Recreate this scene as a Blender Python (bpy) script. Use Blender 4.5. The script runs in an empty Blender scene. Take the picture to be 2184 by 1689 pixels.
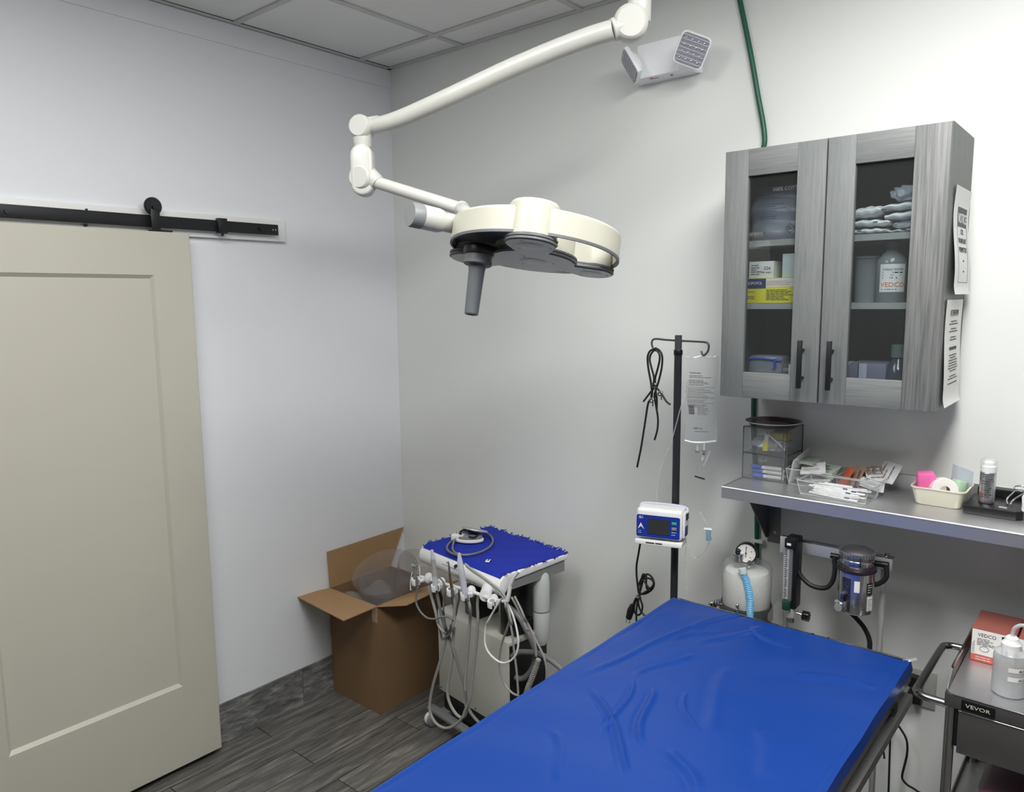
import bpy, bmesh, math, random
from mathutils import Matrix, Vector, Euler
C = bpy.context.scene.collection
random.seed(7)
PI = math.pi
# ------------------------------------------------------------ camera, world, exposure
cam_data = bpy.data.cameras.new('camera')
cam = bpy.data.objects.new('camera', cam_data); C.objects.link(cam)
cam_data.sensor_fit = 'HORIZONTAL'; cam_data.sensor_width = 36.0
cam_data.lens = 36.0 * 1610.42 / 2184.0
cam_data.clip_start = 0.02
_r = [[0.766383, -0.073883, 0.638121], [0.642297, 0.104398, -0.759312], [-0.010518, 0.991787, 0.127464]]
cam.matrix_world = Matrix.Translation((2.7775, -2.4488, 1.7902)) @ Matrix(_r).to_4x4()
bpy.context.scene.camera = cam
sc = bpy.context.scene
sc.view_settings.view_transform = 'Standard'
sc.view_settings.look = 'None'
sc.view_settings.gamma = 1.0
sc.view_settings.use_curve_mapping = False
sc.view_settings.exposure = 0.16
sc.cycles.transparent_max_bounces = 32
w = bpy.data.worlds.new('world'); sc.world = w; w.use_nodes = True
w.node_tree.nodes['Background'].inputs[0].default_value = (0.8, 0.85, 0.9, 1)
w.node_tree.nodes['Background'].inputs[1].default_value = 0.15
LIGHT_A = 25.0      # recessed panel over the surgery table
LIGHT_B = 12.0       # panels further back in the room

# ------------------------------------------------------------ materials
def srgb(r, g, b):
    f = lambda c: ((c/255+0.055)/1.055)**2.4 if c/255 > 0.04045 else c/255/12.92
    return (f(r), f(g), f(b), 1)
MATS = {}
def mat(name, col, rough=0.5, metal=0.0, noise=0.0, nscale=20, bump=0.0, bscale=60, stretch=(1,1,1), spec=0.5,
        trans=0.0, coat=0.0, alpha=None, sub=0.0):
    if name in MATS: return MATS[name]
    m = bpy.data.materials.new(name); m.use_nodes = True
    nt = m.node_tree; n = nt.nodes; l = nt.links
    p = n['Principled BSDF']
    p.inputs['Base Color'].default_value = col
    p.inputs['Roughness'].default_value = rough
    p.inputs['Metallic'].default_value = metal
    p.inputs['Specular IOR Level'].default_value = spec
    p.inputs['Coat Weight'].default_value = coat
    if trans: p.inputs['Transmission Weight'].default_value = trans
    tc = n.new('ShaderNodeTexCoord'); mp = n.new('ShaderNodeMapping')
    mp.inputs['Scale'].default_value = stretch
    l.new(tc.outputs['Object'], mp.inputs['Vector'])
    if noise:
        t = n.new('ShaderNodeTexNoise'); t.inputs['Scale'].default_value = nscale; t.inputs['Detail'].default_value = 6
        l.new(mp.outputs[0], t.inputs['Vector'])
        mx = n.new('ShaderNodeMix'); mx.data_type = 'RGBA'
        d = [max(0, c*(1-noise)) for c in col[:3]]+[1]; h = [min(1, c*(1+noise)) for c in col[:3]]+[1]
        mx.inputs[6].default_value = d; mx.inputs[7].default_value = h
        l.new(t.outputs['Fac'], mx.inputs[0]); l.new(mx.outputs[2], p.inputs['Base Color'])
    if bump:
        t = n.new('ShaderNodeTexNoise'); t.inputs['Scale'].default_value = bscale; t.inputs['Detail'].default_value = 4
        l.new(mp.outputs[0], t.inputs['Vector'])
        b = n.new('ShaderNodeBump'); b.inputs['Strength'].default_value = bump; b.inputs['Distance'].default_value = 0.002
        l.new(t.outputs['Fac'], b.inputs['Height']); l.new(b.outputs[0], p.inputs['Normal'])
    MATS[name] = m
    return m
def clear(name, col=(1,1,1,1), opaque=0.06, rough=0.05, body=(0.8,0.8,0.8,1)):
    """thin clear plastic or glass: transparent, fresnel gloss, a little milky body"""
    if name in MATS: return MATS[name]
    m = bpy.data.materials.new(name); m.use_nodes = True
    nt = m.node_tree; n = nt.nodes; l = nt.links; n.clear()
    out = n.new('ShaderNodeOutputMaterial')
    tr = n.new('ShaderNodeBsdfTransparent'); tr.inputs[0].default_value = col
    gl = n.new('ShaderNodeBsdfGlossy'); gl.inputs['Roughness'].default_value = rough
    df = n.new('ShaderNodeBsdfDiffuse'); df.inputs[0].default_value = body
    m1 = n.new('ShaderNodeMixShader'); m1.inputs[0].default_value = opaque
    l.new(tr.outputs[0], m1.inputs[1]); l.new(df.outputs[0], m1.inputs[2])
    lw = n.new('ShaderNodeLayerWeight'); lw.inputs[0].default_value = 0.5
    pw = n.new('ShaderNodeMath'); pw.operation = 'POWER'; pw.inputs[1].default_value = 4
    fr = n.new('ShaderNodeMapRange'); fr.inputs[3].default_value = 0.035; fr.inputs[4].default_value = 0.55
    l.new(lw.outputs['Facing'], pw.inputs[0]); l.new(pw.outputs[0], fr.inputs[0])
    nz = n.new('ShaderNodeTexNoise'); nz.inputs['Scale'].default_value = 35
    tc = n.new('ShaderNodeTexCoord'); l.new(tc.outputs['Object'], nz.inputs['Vector'])
    bp = n.new('ShaderNodeBump'); bp.inputs['Strength'].default_value = 0.05
    l.new(nz.outputs['Fac'], bp.inputs['Height']); l.new(bp.outputs[0], gl.inputs['Normal'])
    m2 = n.new('ShaderNodeMixShader')
    l.new(fr.outputs[0], m2.inputs[0]); l.new(m1.outputs[0], m2.inputs[1]); l.new(gl.outputs[0], m2.inputs[2])
    l.new(m2.outputs[0], out.inputs[0])
    MATS[name] = m
    return m
def wood(name, c0, c1, c2, stretch, scale=6, rough=0.55, bump=0.25, rnd=False):
    m = bpy.data.materials.new(name); m.use_nodes = True
    nt = m.node_tree; n = nt.nodes; l = nt.links; p = n['Principled BSDF']
    tc = n.new('ShaderNodeTexCoord'); mp = n.new('ShaderNodeMapping'); mp.inputs['Scale'].default_value = stretch
    src = tc.outputs['Object']
    if rnd:
        at = n.new('ShaderNodeAttribute'); at.attribute_name = 'rnd'
        va = n.new('ShaderNodeVectorMath'); va.operation = 'MULTIPLY_ADD'
        va.inputs[1].default_value = (7, 13, 3)
        l.new(at.outputs['Color'], va.inputs[0]); l.new(src, va.inputs[2]); src = va.outputs[0]
    l.new(src, mp.inputs['Vector'])
    t = n.new('ShaderNodeTexNoise'); t.inputs['Scale'].default_value = scale; t.inputs['Detail'].default_value = 9
    t.inputs['Roughness'].default_value = 0.62; t.inputs['Distortion'].default_value = 0.7
    l.new(mp.outputs[0], t.inputs['Vector'])
    r = n.new('ShaderNodeValToRGB'); e = r.color_ramp.elements
    e[0].position = 0.33; e[0].color = c0; e[1].position = 0.68; e[1].color = c2
    k = e.new(0.5); k.color = c1
    l.new(t.outputs['Fac'], r.inputs[0])
    if rnd:
        mx = n.new('ShaderNodeMix'); mx.data_type = 'RGBA'; mx.blend_type = 'MULTIPLY'; mx.inputs[0].default_value = 1
        mr = n.new('ShaderNodeMapRange'); mr.inputs[3].default_value = 0.78; mr.inputs[4].default_value = 1.15
        l.new(at.outputs['Fac'], mr.inputs[0]); l.new(r.outputs[0], mx.inputs[6]); l.new(mr.outputs[0], mx.inputs[7])
        l.new(mx.outputs[2], p.inputs['Base Color'])
    else: l.new(r.outputs[0], p.inputs['Base Color'])
    b = n.new('ShaderNodeBump'); b.inputs['Strength'].default_value = bump; b.inputs['Distance'].default_value = 0.001
    l.new(t.outputs['Fac'], b.inputs['Height']); l.new(b.outputs[0], p.inputs['Normal'])
    p.inputs['Roughness'].default_value = rough
    MATS[name] = m
    return m
def emis(name, col, s):
    m = bpy.data.materials.new(name); m.use_nodes = True
    p = m.node_tree.nodes['Principled BSDF']; p.inputs['Base Color'].default_value = col
    p.inputs['Emission Color'].default_value = col; p.inputs['Emission Strength'].default_value = s
    return m

far_m = mat('unseen wall grey to cut fill', srgb(112,111,109), 0.7, noise=0.02)  # unseen walls greyed to cut the light they bounce back
wall_w = mat('wall paint cool white', srgb(226,228,232), 0.6, noise=0.012, nscale=3, bump=0.08, bscale=180)
wall_g = mat('wall paint warm white', srgb(224,226,223), 0.6, noise=0.012, nscale=3, bump=0.08, bscale=180)
ceil_m = mat('ceiling tile', srgb(238,238,236), 0.85, noise=0.05, nscale=150, bump=0.35, bscale=220)
grid_m = mat('ceiling grid', srgb(205,205,201), 0.5, noise=0.02)
gap_m = mat('dark gap', srgb(45,45,44), 0.8, noise=0.05)
cream = mat('door cream paint', srgb(192,189,176), 0.42, noise=0.012, nscale=5, bump=0.04)
blackm = mat('black powder metal', srgb(30,31,34), 0.42, noise=0.08, metal=0.3)
blk = mat('black plastic', srgb(18,18,20), 0.35, noise=0.08)
edge_hi = mat('painted edge highlight', (0.95,0.95,0.95,1), 0.45, metal=0.3, noise=0.01)  # pale colour that paints the highlight along the shelf's front lip
rub = mat('black rubber', srgb(22,22,24), 0.55, noise=0.08)
white = mat('white plastic', srgb(232,232,230), 0.35, noise=0.01)
ivory = mat('lamp ivory plastic', srgb(188,186,172), 0.32, noise=0.01)
lampw = mat('lamp white enamel', srgb(196,196,190), 0.3, noise=0.01)
dgrey = mat('lamp dark grey plastic', srgb(96,98,100), 0.45, noise=0.04)
mgrey = mat('grey plastic', srgb(128,130,131), 0.45, noise=0.04)
steel = mat('brushed stainless steel', (0.60,0.60,0.61,1), 0.36, metal=0.85, noise=0.07, nscale=8, stretch=(1,40,1), bump=0.03)
steel2 = mat('stainless tube', (0.5,0.5,0.49,1), 0.22, metal=1.0, noise=0.05)
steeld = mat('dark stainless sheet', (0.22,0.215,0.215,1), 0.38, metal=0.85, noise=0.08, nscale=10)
chrome = mat('polished chrome', (0.62,0.62,0.64,1), 0.12, metal=1.0, noise=0.03)
brass = mat('bronze fitting', (0.30,0.2,0.13,1), 0.3, metal=0.9, noise=0.05)
ink = mat('black ink', srgb(28,28,32), 0.6, noise=0.02)
inkg = mat('grey ink', srgb(95,95,100), 0.6, noise=0.02)
paper = mat('white paper', srgb(226,226,224), 0.7, noise=0.015)
card = mat('corrugated cardboard', srgb(126,98,68), 0.8, noise=0.06, nscale=12, bump=0.12, bscale=120, stretch=(1,1,6))
cardd = mat('cardboard inner face', srgb(160,127,90), 0.8, noise=0.06, nscale=12, bump=0.1)
bluev = mat('blue vinyl cover', srgb(14,54,128), 0.32, spec=0.35, noise=0.05, nscale=2.5, bump=0.25, bscale=9)
blued = mat('blue towel', srgb(6,38,156), 0.85, noise=0.18, nscale=60, bump=0.9, bscale=250)
green = mat('green gas hose', srgb(18,84,66), 0.4, noise=0.05)
greyh = mat('grey silicone hose', srgb(150,149,145), 0.45, noise=0.04)
greyh2 = mat('dark grey hose', srgb(112,112,110), 0.45, noise=0.04)
glass = clear('clear pane glass', (0.80,0.83,0.84,1), 0.015, 0.02)
clr = clear('clear acrylic', (0.93,0.94,0.94,1), 0.06, 0.06)
rimc = clear('clear rim', (0.85,0.86,0.87,1), 0.45, 0.1, (0.75,0.76,0.78,1))
film = clear('clear plastic film', (0.95,0.96,0.96,1), 0.16, 0.12, (0.85,0.86,0.88,1))
tubec = clear('clear tubing', (0.93,0.93,0.93,1), 0.3, 0.1, (0.85,0.86,0.88,1))
milky = clear('milky plastic', (0.9,0.9,0.9,1), 0.72, 0.15, (0.78,0.79,0.78,1))
cone_m = clear('clear cone sheet', (0.80,0.78,0.77,1), 0.14, 0.1, (0.75,0.73,0.72,1))
cab_v = wood('grey woodgrain vertical', srgb(99,102,102), srgb(108,111,110), srgb(115,118,117), (26,26,1.4), 6)
cab_h = wood('grey woodgrain horizontal', srgb(100,103,103), srgb(109,112,111), srgb(118,120,119), (1.2,9,34), 6)
cab_s = wood('grey woodgrain strong', srgb(84,86,86), srgb(106,107,106), srgb(126,126,123), (30,12,0.8), 5)
cab_in = mat('cabinet inside laminate', srgb(92,93,94), 0.6, noise=0.03)
floor_m = wood('grey wood look tile', srgb(72,71,69), srgb(98,96,92), srgb(134,130,124), (13,1.2,3), 3.4, 0.42, 0.15, rnd=True)
base_m = wood('grey wood look baseboard', srgb(78,79,80), srgb(112,112,111), srgb(158,157,155), (3,2.2,9), 4.5, 0.5, 0.3, rnd=True)

# ------------------------------------------------------------ mesh builder
def TR(p, rz=0, rx=0, ry=0): return Matrix.Translation(p) @ Matrix.Rotation(rz,4,'Z') @ Matrix.Rotation(ry,4,'Y') @ Matrix.Rotation(rx,4,'X')
def axisM(p, d):
    d = Vector(d).normalized(); q = Vector((0,0,1)).rotation_difference(d)
    return Matrix.Translation(p) @ q.to_matrix().to_4x4()
FACE = Matrix.Rotation(PI/2, 4, 'X')           # writing on a face that looks to -y
def catmull(pts, n=6, closed=False):
    P = [Vector(p) for p in pts]
    if len(P) < 3: return P
    out = []; N = len(P); rng = N if closed else N-1
    for i in range(rng):
        if closed: a,b,c,d = P[i-1],P[i],P[(i+1)%N],P[(i+2)%N]
        else:
            b,c = P[i],P[i+1]; a = P[i-1] if i else b*2-c; d = P[i+2] if i+2 < N else c*2-b
        for k in range(n):
            t = k/n
            out.append(0.5*((2*b)+(c-a)*t+(2*a-5*b+4*c-d)*t*t+(3*b-a-3*c+d)*t**3))
    if not closed: out.append(P[-1])
    return out
class MB:
    def __init__(s, M=None): s.v=[]; s.f=[]; s.m=[]; s.slots=[]; s.M = M
    def add(s, vs, fs, m, M=None):
        if m not in s.slots: s.slots.append(m)
        k = s.slots.index(m); o = len(s.v)
        for v in vs:
            v = Vector(v)
            if M is not None: v = M @ v
            if s.M is not None: v = s.M @ v
            s.v.append(v)
        for f in fs: s.f.append([i+o for i in f]); s.m.append(k)
        return s
    def bm(s, b, m, M=None):
        b.verts.index_update()
        s.add([v.co.copy() for v in b.verts], [[v.index for v in f.verts] for f in b.faces], m, M); b.free(); return s
    def box(s, c, size, m, M=None, bev=0.0, seg=2):
        b = bmesh.new(); bmesh.ops.create_cube(b, size=1)
        for v in b.verts: v.co = Vector((v.co.x*size[0], v.co.y*size[1], v.co.z*size[2]))
        if bev: bmesh.ops.bevel(b, geom=b.edges[:], offset=min(bev, min(size)*0.49), segments=seg, affect='EDGES', profile=0.5)
        for v in b.verts: v.co += Vector(c)
        return s.bm(b, m, M)
    def bb(s, a, b, m, M=None, bev=0.0):
        c = [(a[i]+b[i])/2 for i in range(3)]; z = [abs(b[i]-a[i]) for i in range(3)]
        return s.box(c, z, m, M, bev)
    def lathe(s, prof, m, M=None, seg=32, arc=2*PI, caps=True):
        vs=[]; fs=[]; full = abs(arc-2*PI)<1e-6; n = seg if full else seg+1
        for r,z in prof:
            for i in range(n):
                a = arc*i/seg; vs.append((r*math.cos(a), r*math.sin(a), z))
        for j in range(len(prof)-1):
            for i in range(seg):
                i2 = (i+1)%n if full else i+1
                fs.append([j*n+i, j*n+i2, (j+1)*n+i2, (j+1)*n+i])
        if caps and full:
            if prof[0][0] > 1e-5: fs.append(list(range(n))[::-1])
            if prof[-1][0] > 1e-5: fs.append([(len(prof)-1)*n+i for i in range(n)])
        return s.add(vs, fs, m, M)
    def cyl(s, p0, p1, r, m, r1=None, seg=24, bev=0.0):
        p0, p1 = Vector(p0), Vector(p1); L = (p1-p0).length; r1 = r if r1 is None else r1
        if bev: pr = [(r-bev,0),(r-bev*0.3,bev*0.3),(r,bev),(r1,L-bev),(r1-bev*0.3,L-bev*0.3),(r1-bev,L)]
        else: pr = [(r,0),(r1,L)]
        return s.lathe(pr, m, axisM(p0, p1-p0), seg)
    def tube(s, pts, r, m, seg=10, n=6, closed=False, smooth=True, rib=0, ribd=0.0, M=None):
        P = catmull(pts, n, closed) if smooth else [Vector(p) for p in pts]
        if rib:
            Q=[P[0]]
            for i in range(len(P)-1):
                L=(P[i+1]-P[i]).length; k=max(1,int(L/rib*2))
                for j in range(1,k+1): Q.append(P[i].lerp(P[i+1], j/k))
            P=Q
        N=len(P); vs=[]; fs=[]; u=None
        for i,p in enumerate(P):
            t = (P[(i+1)%N]-P[i-1]) if closed else (P[min(i+1,N-1)]-P[max(i-1,0)])
            if t.length < 1e-9: t = Vector((0,0,1))
            t.normalize()
            if u is None: u = t.orthogonal().normalized()
            else:
                u = u - t*u.dot(t)
                u = u.normalized() if u.length > 1e-6 else t.orthogonal().normalized()
            w_ = t.cross(u)
            rr = r(i/(N-1)) if callable(r) else r
            if rib: rr = rr*(1+ribd*(1 if i%2 else -1))
            for k in range(seg):
                a = 2*PI*k/seg; vs.append(p + (u*math.cos(a)+w_*math.sin(a))*rr)
        for i in range(N if closed else N-1):
            for k in range(seg):
                j=(i+1)%N; fs.append([i*seg+k, i*seg+(k+1)%seg, j*seg+(k+1)%seg, j*seg+k])
        if not closed: fs.append(list(range(seg))[::-1]); fs.append([(N-1)*seg+k for k in range(seg)])
        return s.add(vs, fs, m, M)
    def prism(s, out, z0, z1, m, M=None, bev=0.0, seg=2):
        b = bmesh.new(); vs = [b.verts.new((x,y,z0)) for x,y in out]
        f = b.faces.new(vs); b.normal_update()
        e = bmesh.ops.extrude_face_region(b, geom=[f])
        for g in e['geom']:
            if isinstance(g, bmesh.types.BMVert): g.co.z = z1
        bmesh.ops.recalc_face_normals(b, faces=b.faces[:])
        if bev:
            eds=[ed for ed in b.edges if abs(ed.verts[0].co.z-ed.verts[1].co.z)<1e-7]
            bmesh.ops.bevel(b, geom=eds, offset=bev, segments=seg, affect='EDGES', profile=0.5)
        return s.bm(b, m, M)
    def grid(s, fn, nu, nv, m, M=None, thick=0.0):
        vs=[Vector(fn(i/nu, j/nv)) for j in range(nv+1) for i in range(nu+1)]; W=nu+1
        fs=[[j*W+i, j*W+i+1, (j+1)*W+i+1, (j+1)*W+i] for j in range(nv) for i in range(nu)]
        if thick:
            b = bmesh.new(); bv=[b.verts.new(v) for v in vs]
            for f in fs: b.faces.new([bv[i] for i in f])
            b.normal_update()
            bmesh.ops.solidify(b, geom=b.faces[:], thickness=thick)
            return s.bm(b, m, M)
        return s.add(vs, fs, m, M)
    def ball(s, c, r, m, sc=(1,1,1), seg=16, M=None):
        b = bmesh.new(); bmesh.ops.create_uvsphere(b, u_segments=seg, v_segments=max(6,seg//2), radius=r)
        for v in b.verts: v.co = Vector((v.co.x*sc[0], v.co.y*sc[1], v.co.z*sc[2]))+Vector(c)
        return s.bm(b, m, M)
    def text(s, body, M, size, m, wid=None, align='LEFT', ext=0.0002):
        cu = bpy.data.curves.new('t', 'FONT'); cu.body = body; cu.size = size; cu.extrude = ext
        cu.align_x = align; cu.resolution_u = 3
        o = bpy.data.objects.new('t', cu); C.objects.link(o)
        dg = bpy.context.evaluated_depsgraph_get(); me = bpy.data.meshes.new_from_object(o.evaluated_get(dg))
        vs = [v.co.copy() for v in me.vertices]; fs = [list(p.vertices) for p in me.polygons]
        if wid and vs:
            x0=min(v.x for v in vs); x1=max(v.x for v in vs)
            if x1-x0 > 1e-6:
                for v in vs: v.x = (v.x-x0)*wid/(x1-x0) - (wid/2 if align=='CENTER' else 0)
        s.add(vs, fs, m, M)
        bpy.data.objects.remove(o); bpy.data.curves.remove(cu); bpy.data.meshes.remove(me)
        return s
    def lines(s, M, x0, x1, ys, h, m, seed=1, center=False, full=False):
        R = random.Random(seed)
        for y in ys:
            L = (x1-x0)*(1 if full else R.uniform(0.55,1)); a = x0+((x1-x0)-L)/2 if center else x0
            x = a
            while x < a+L:
                wd = (x1-x0) if full else min(R.uniform(3,9)*h, a+L-x)
                s.add([(x,y,0.0003),(x+wd,y,0.0003),(x+wd,y+h,0.0003),(x,y+h,0.0003)], [[0,1,2,3]], m, M)
                x += wd+h*0.9
        return s
WM = {}
def obj(name, mb, parent=None, sharp=32, rnd=False):
    me = bpy.data.meshes.new(name)
    W = WM[parent] if parent is not None else Matrix.Identity(4)
    me.from_pydata([tuple(W.inverted() @ v) for v in mb.v], [], mb.f)
    for m_ in mb.slots: me.materials.append(m_)
    me.polygons.foreach_set('material_index', mb.m); 
    bmx = bmesh.new(); bmx.from_mesh(me); bmesh.ops.recalc_face_normals(bmx, faces=bmx.faces[:]); bmx.to_mesh(me); bmx.free()
    me.polygons.foreach_set('use_smooth', [True]*len(me.polygons))
    me.set_sharp_from_angle(angle=math.radians(sharp)); me.update()
    o = bpy.data.objects.new(name, me); C.objects.link(o)
    if parent is not None: o.parent = parent
    WM[o] = W
    return o
def tag(o, label=None, cat=None, group=None, kind=None):
    if label: o['label'] = label
    if cat: o['category'] = cat
    if group: o['group'] = group
    if kind: o['kind'] = kind
    return o
def thing(name, label, cat, loc, rz=0, group=None):
    o = bpy.data.objects.new(name, None); C.objects.link(o)
    o.location = loc; o.rotation_euler = (0,0,rz); o.empty_display_size = 0.05
    WM[o] = Matrix.Translation(loc) @ Matrix.Rotation(rz,4,'Z')
    return tag(o, label, cat, group)
def single(name, mb, loc, label, cat, group=None, rz=0, sharp=32):
    """a thing that is one mesh; its origin sits at loc"""
    W = Matrix.Translation(loc) @ Matrix.Rotation(rz,4,'Z')
    d = type('D',(),{})
    o = obj(name, _shift(mb, W.inverted()), None, sharp); o.matrix_world = W
    o.location = loc; o.rotation_euler = (0,0,rz); WM[o] = W
    return tag(o, label, cat, group)
def _shift(mb, I): mb.v = [I @ v for v in mb.v]; return mb
def struct(name, mb, parent=None, sharp=32):
    o = obj(name, mb, parent, sharp)
    if parent is None: o['kind'] = 'structure'
    return o
# ============================================================ ROOM SHELL
RX, RY, RH = 3.7, -4.3, 2.847
def plank_obj(name, boxes, m, parent=None, gm=None, grout=None):
    mb = MB(); idx = []
    for k,(a,b) in enumerate(boxes): mb.bb(a, b, m); idx += [k]*6
    if grout: mb.bb(grout[0], grout[1], gm); idx += [0]*6
    o = struct(name, mb, parent)
    at = o.data.attributes.new('rnd', 'FLOAT_COLOR', 'CORNER')
    R = random.Random(3); cols = [(R.random(),R.random(),R.random(),1) for _ in range(len(boxes)+1)]
    for p in o.data.polygons:
        for li in p.loop_indices: at.data[li].color = cols[idx[p.index]]
    return o
boxes = []; W_ = 0.1475; Lp = 0.846; g = 0.0022
x = 0.118-W_; row = 0
while x < RX:
    x0, x1 = max(x, 0.0), min(x+W_, RX)
    off = -0.858 if row%2 == 0 else -0.438
    y = off+Lp*2
    while y > RY:
        a, b = max(y-Lp, RY), min(y, 0)
        if b > a: boxes.append(((x0+g, a+g, -0.012), (x1-g, b-g, 0.0)))
        y -= Lp
    x += W_; row += 1
plank_obj('floor', boxes, floor_m, None, gap_m, ((0,RY,-0.08),(RX,0,-0.003)))
# walls
def wall(name, a, b, m): return struct(name, MB().bb(a, b, m))
wall('wall_left', (-0.12,RY,-0.08), (0,0.12,RH+0.1), wall_w)
wall('wall_back', (0,0,-0.08), (RX,0.12,RH+0.1), wall_g)
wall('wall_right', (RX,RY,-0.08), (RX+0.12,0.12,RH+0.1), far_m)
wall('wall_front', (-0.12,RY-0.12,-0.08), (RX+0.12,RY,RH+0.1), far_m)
struct('trim_1', MB().bb((0.0,RY,2.764),(0.005,0,RH-0.004), wall_w))            # slightly proud band above the left wall
# ceiling: tiles in a suspended grid
mb = MB(); gm = MB()
gx = [0.0]+[0.478+0.605*k for k in range(6)]+[RX]; gy = [0.0]+[-0.182-0.602*k for k in range(8)]
gy = [v for v in gy if v > RY]+[RY]
PANELS = [(4,2),(4,3),(2,3),(2,4)]      # (column, row) cells that hold light panels
for i in range(len(gx)-1):
    for j in range(len(gy)-1):
        if (i,j) in PANELS: continue
        mb.bb((gx[i]+0.004, gy[j+1]+0.004, RH+0.006), (gx[i+1]-0.004, gy[j]-0.004, RH+0.022), ceil_m)
mb.bb((-0.05,RY,RH+0.03),(RX,0.05,RH+0.1), gap_m)
ceiling = struct('ceiling', mb)
for v in gx[1:-1]: gm.bb((v-0.012,RY,RH),(v+0.012,0,RH+0.0055), grid_m)
for v in gy[1:-1]: gm.bb((0,v-0.012,RH-0.0005),(RX,v+0.012,RH+0.005), grid_m)
gm.bb((0.002,RY,RH-0.001),(0.02,0,RH+0.005), grid_m); gm.bb((0,-0.02,RH-0.001),(RX,-0.002,RH+0.005), grid_m)
gm.bb((0,RY,RH+0.004),(0.022,0,RH+0.0062), gap_m)
struct('ceiling_grid', gm, ceiling)
# light panels
def light_panel(x0,x1,y1,y0,strength,label):
    t = thing('ceiling_light', label, 'ceiling light', ((x0+x1)/2,(y0+y1)/2,RH), group='recessed ceiling light panels')
    f = MB(); e = 0.02; Z0, Z1 = RH-0.001, RH+0.024
    for a,b in (((x0+.005,y0+.005),(x0+e,y1-.005)),((x1-e,y0+.005),(x1-.005,y1-.005)),((x0+e,y0+.005),(x1-e,y0+e)),((x0+e,y1-e),(x1-e,y1-.005))):
        f.bb((a[0],a[1],Z0),(b[0],b[1],Z1), white)
    obj('frame', f, t)
    obj('diffuser', MB().bb((x0+e,y0+e,RH-0.022),(x1-e,y1-e,RH+0.012), emis('panel glow '+str(strength), (1,1,0.98,1), strength)), t)  # glowing block dropped below the grid to spill light across the ceiling
light_panel(gx[4],gx[5],gy[2],gy[4],LIGHT_A,'long white light panel in the ceiling above the surgery table')
light_panel(gx[2],gx[3],gy[3],gy[5],LIGHT_B,'long white light panel in the ceiling between lamp and barn door')
# baseboards of wood look tile
bl = []
y = 0.0; first = -0.625
for a,b in ((-0.625,0.0),(-1.471,-0.625),(-2.317,-1.471),(-3.163,-2.317),(-4.3,-3.163)):
    bl.append(((0.0,a+0.0012,0.001),(0.011,b-0.0012,0.168)))
plank_obj('baseboard_left', bl, base_m)
base_b = wood('grey wood look baseboard back', srgb(84,84,84), srgb(118,118,117), srgb(156,156,155), (1.6,3,9), 3.2, 0.5, 0.3, rnd=True)
plank_obj('baseboard_back', [((a+0.0012,-0.011,0.001),(b-0.0012,0.0,0.168)) for a,b in ((0.011,0.7),(0.7,1.546),(1.546,2.392),(2.392,3.7))], base_b)

# ============================================================ BARN DOOR
d = MB(); DY0, DY1, PY0, PY1 = -1.905, -1.050, -1.765, -1.190
PZ0, PZ1 = 0.345, 1.888; ZB, ZT = 0.028, 2.040; xf, xb, xr = 0.072, 0.036, 0.060
# outer slab with a sloped recess round one tall panel
d.bb((xb,DY0,ZB),(xf-0.012,DY1,ZT), cream)
def ring(a, b, xa, xb_):   # frame between rectangles a (outer) and b (inner)
    A=[(xa,a[0],a[2]),(xa,a[1],a[2]),(xa,a[1],a[3]),(xa,a[0],a[3])]; B=[(xb_,b[0],b[2]),(xb_,b[1],b[2]),(xb_,b[1],b[3]),(xb_,b[0],b[3])]
    d.add(A+B, [[i,(i+1)%4,4+(i+1)%4,4+i] for i in range(4)], cream)
r = 0.003
ring((DY0,DY1,ZB,ZT),(DY0+r,DY1-r,ZB+r,ZT-r), xf-0.012, xf) if False else None
ring((DY0,DY1,ZB,ZT),(DY0,DY1,ZB,ZT), xf-0.0125, xf-r)
ring((DY0,DY1,ZB,ZT),(DY0+r,DY1-r,ZB+r,ZT-r), xf-r, xf)
ring((DY0+r,DY1-r,ZB+r,ZT-r),(PY0,PY1,PZ0,PZ1), xf, xf)
ring((PY0,PY1,PZ0,PZ1),(PY0+0.011,PY1-0.011,PZ0+0.013,PZ1-0.013), xf, xr+0.001)
d.bb((xr-0.004,PY0+0.010,PZ0+0.012),(xr+0.001,PY1-0.010,PZ1-0.012), cream)
door = struct('door_1', d, sharp=15)
def hanger(y):
    h = MB()
    h.bb((0.050,y-0.005,2.041),(0.070,y+0.075,2.046), blackm, bev=0.002)          # foot plate on the door top
    h.bb((0.066,y+0.0,2.045),(0.071,y+0.032,2.118), blackm, bev=0.002)
    h.cyl((0.062,y+0.016,2.124),(0.0745,y+0.016,2.124), 0.008, blackm)
    o = obj('roller_hanger', h, door)
    wl = MB().lathe([(0.0,0),(0.027,0),(0.031,0.004),(0.031,0.010),(0.027,0.014),(0,0.014)], blackm, axisM((0.048,y+0.016,2.1285),(1,0,0)), 32, caps=False)
    obj('wheel', wl, o)
hanger(-1.185); hanger(-1.80)
struct('trim_2', MB().bb((0.0,-3.0,2.034),(0.019,-0.612,2.120), white, bev=0.001))    # white header board under the rail
rail = thing('door_rail', 'black flat steel barn door rail on white header board', 'door rail', (0.04,-1.6,2.078))
rb = MB().bb((0.0385,-2.98,2.056),(0.0445,-0.66,2.098), blackm, bev=0.001)
for y in (-0.672,-0.684): rb.cyl((0.0445,y,2.077),(0.0449,y,2.077), 0.0022, white, seg=10)
obj('bar', rb, rail)
for y in (-0.74,-1.16,-1.62,-2.1,-2.6):
    obj('bolt', MB().cyl((0.0195,y,2.076),(0.050,y,2.076), 0.007, blackm, seg=6), rail)
st = MB().bb((0.034,-0.925,2.050),(0.056,-0.888,2.106), blackm, bev=0.002).cyl((0.045,-0.905,2.049),(0.045,-0.905,2.040), 0.0045, blackm)
obj('stop', st, rail)
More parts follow.
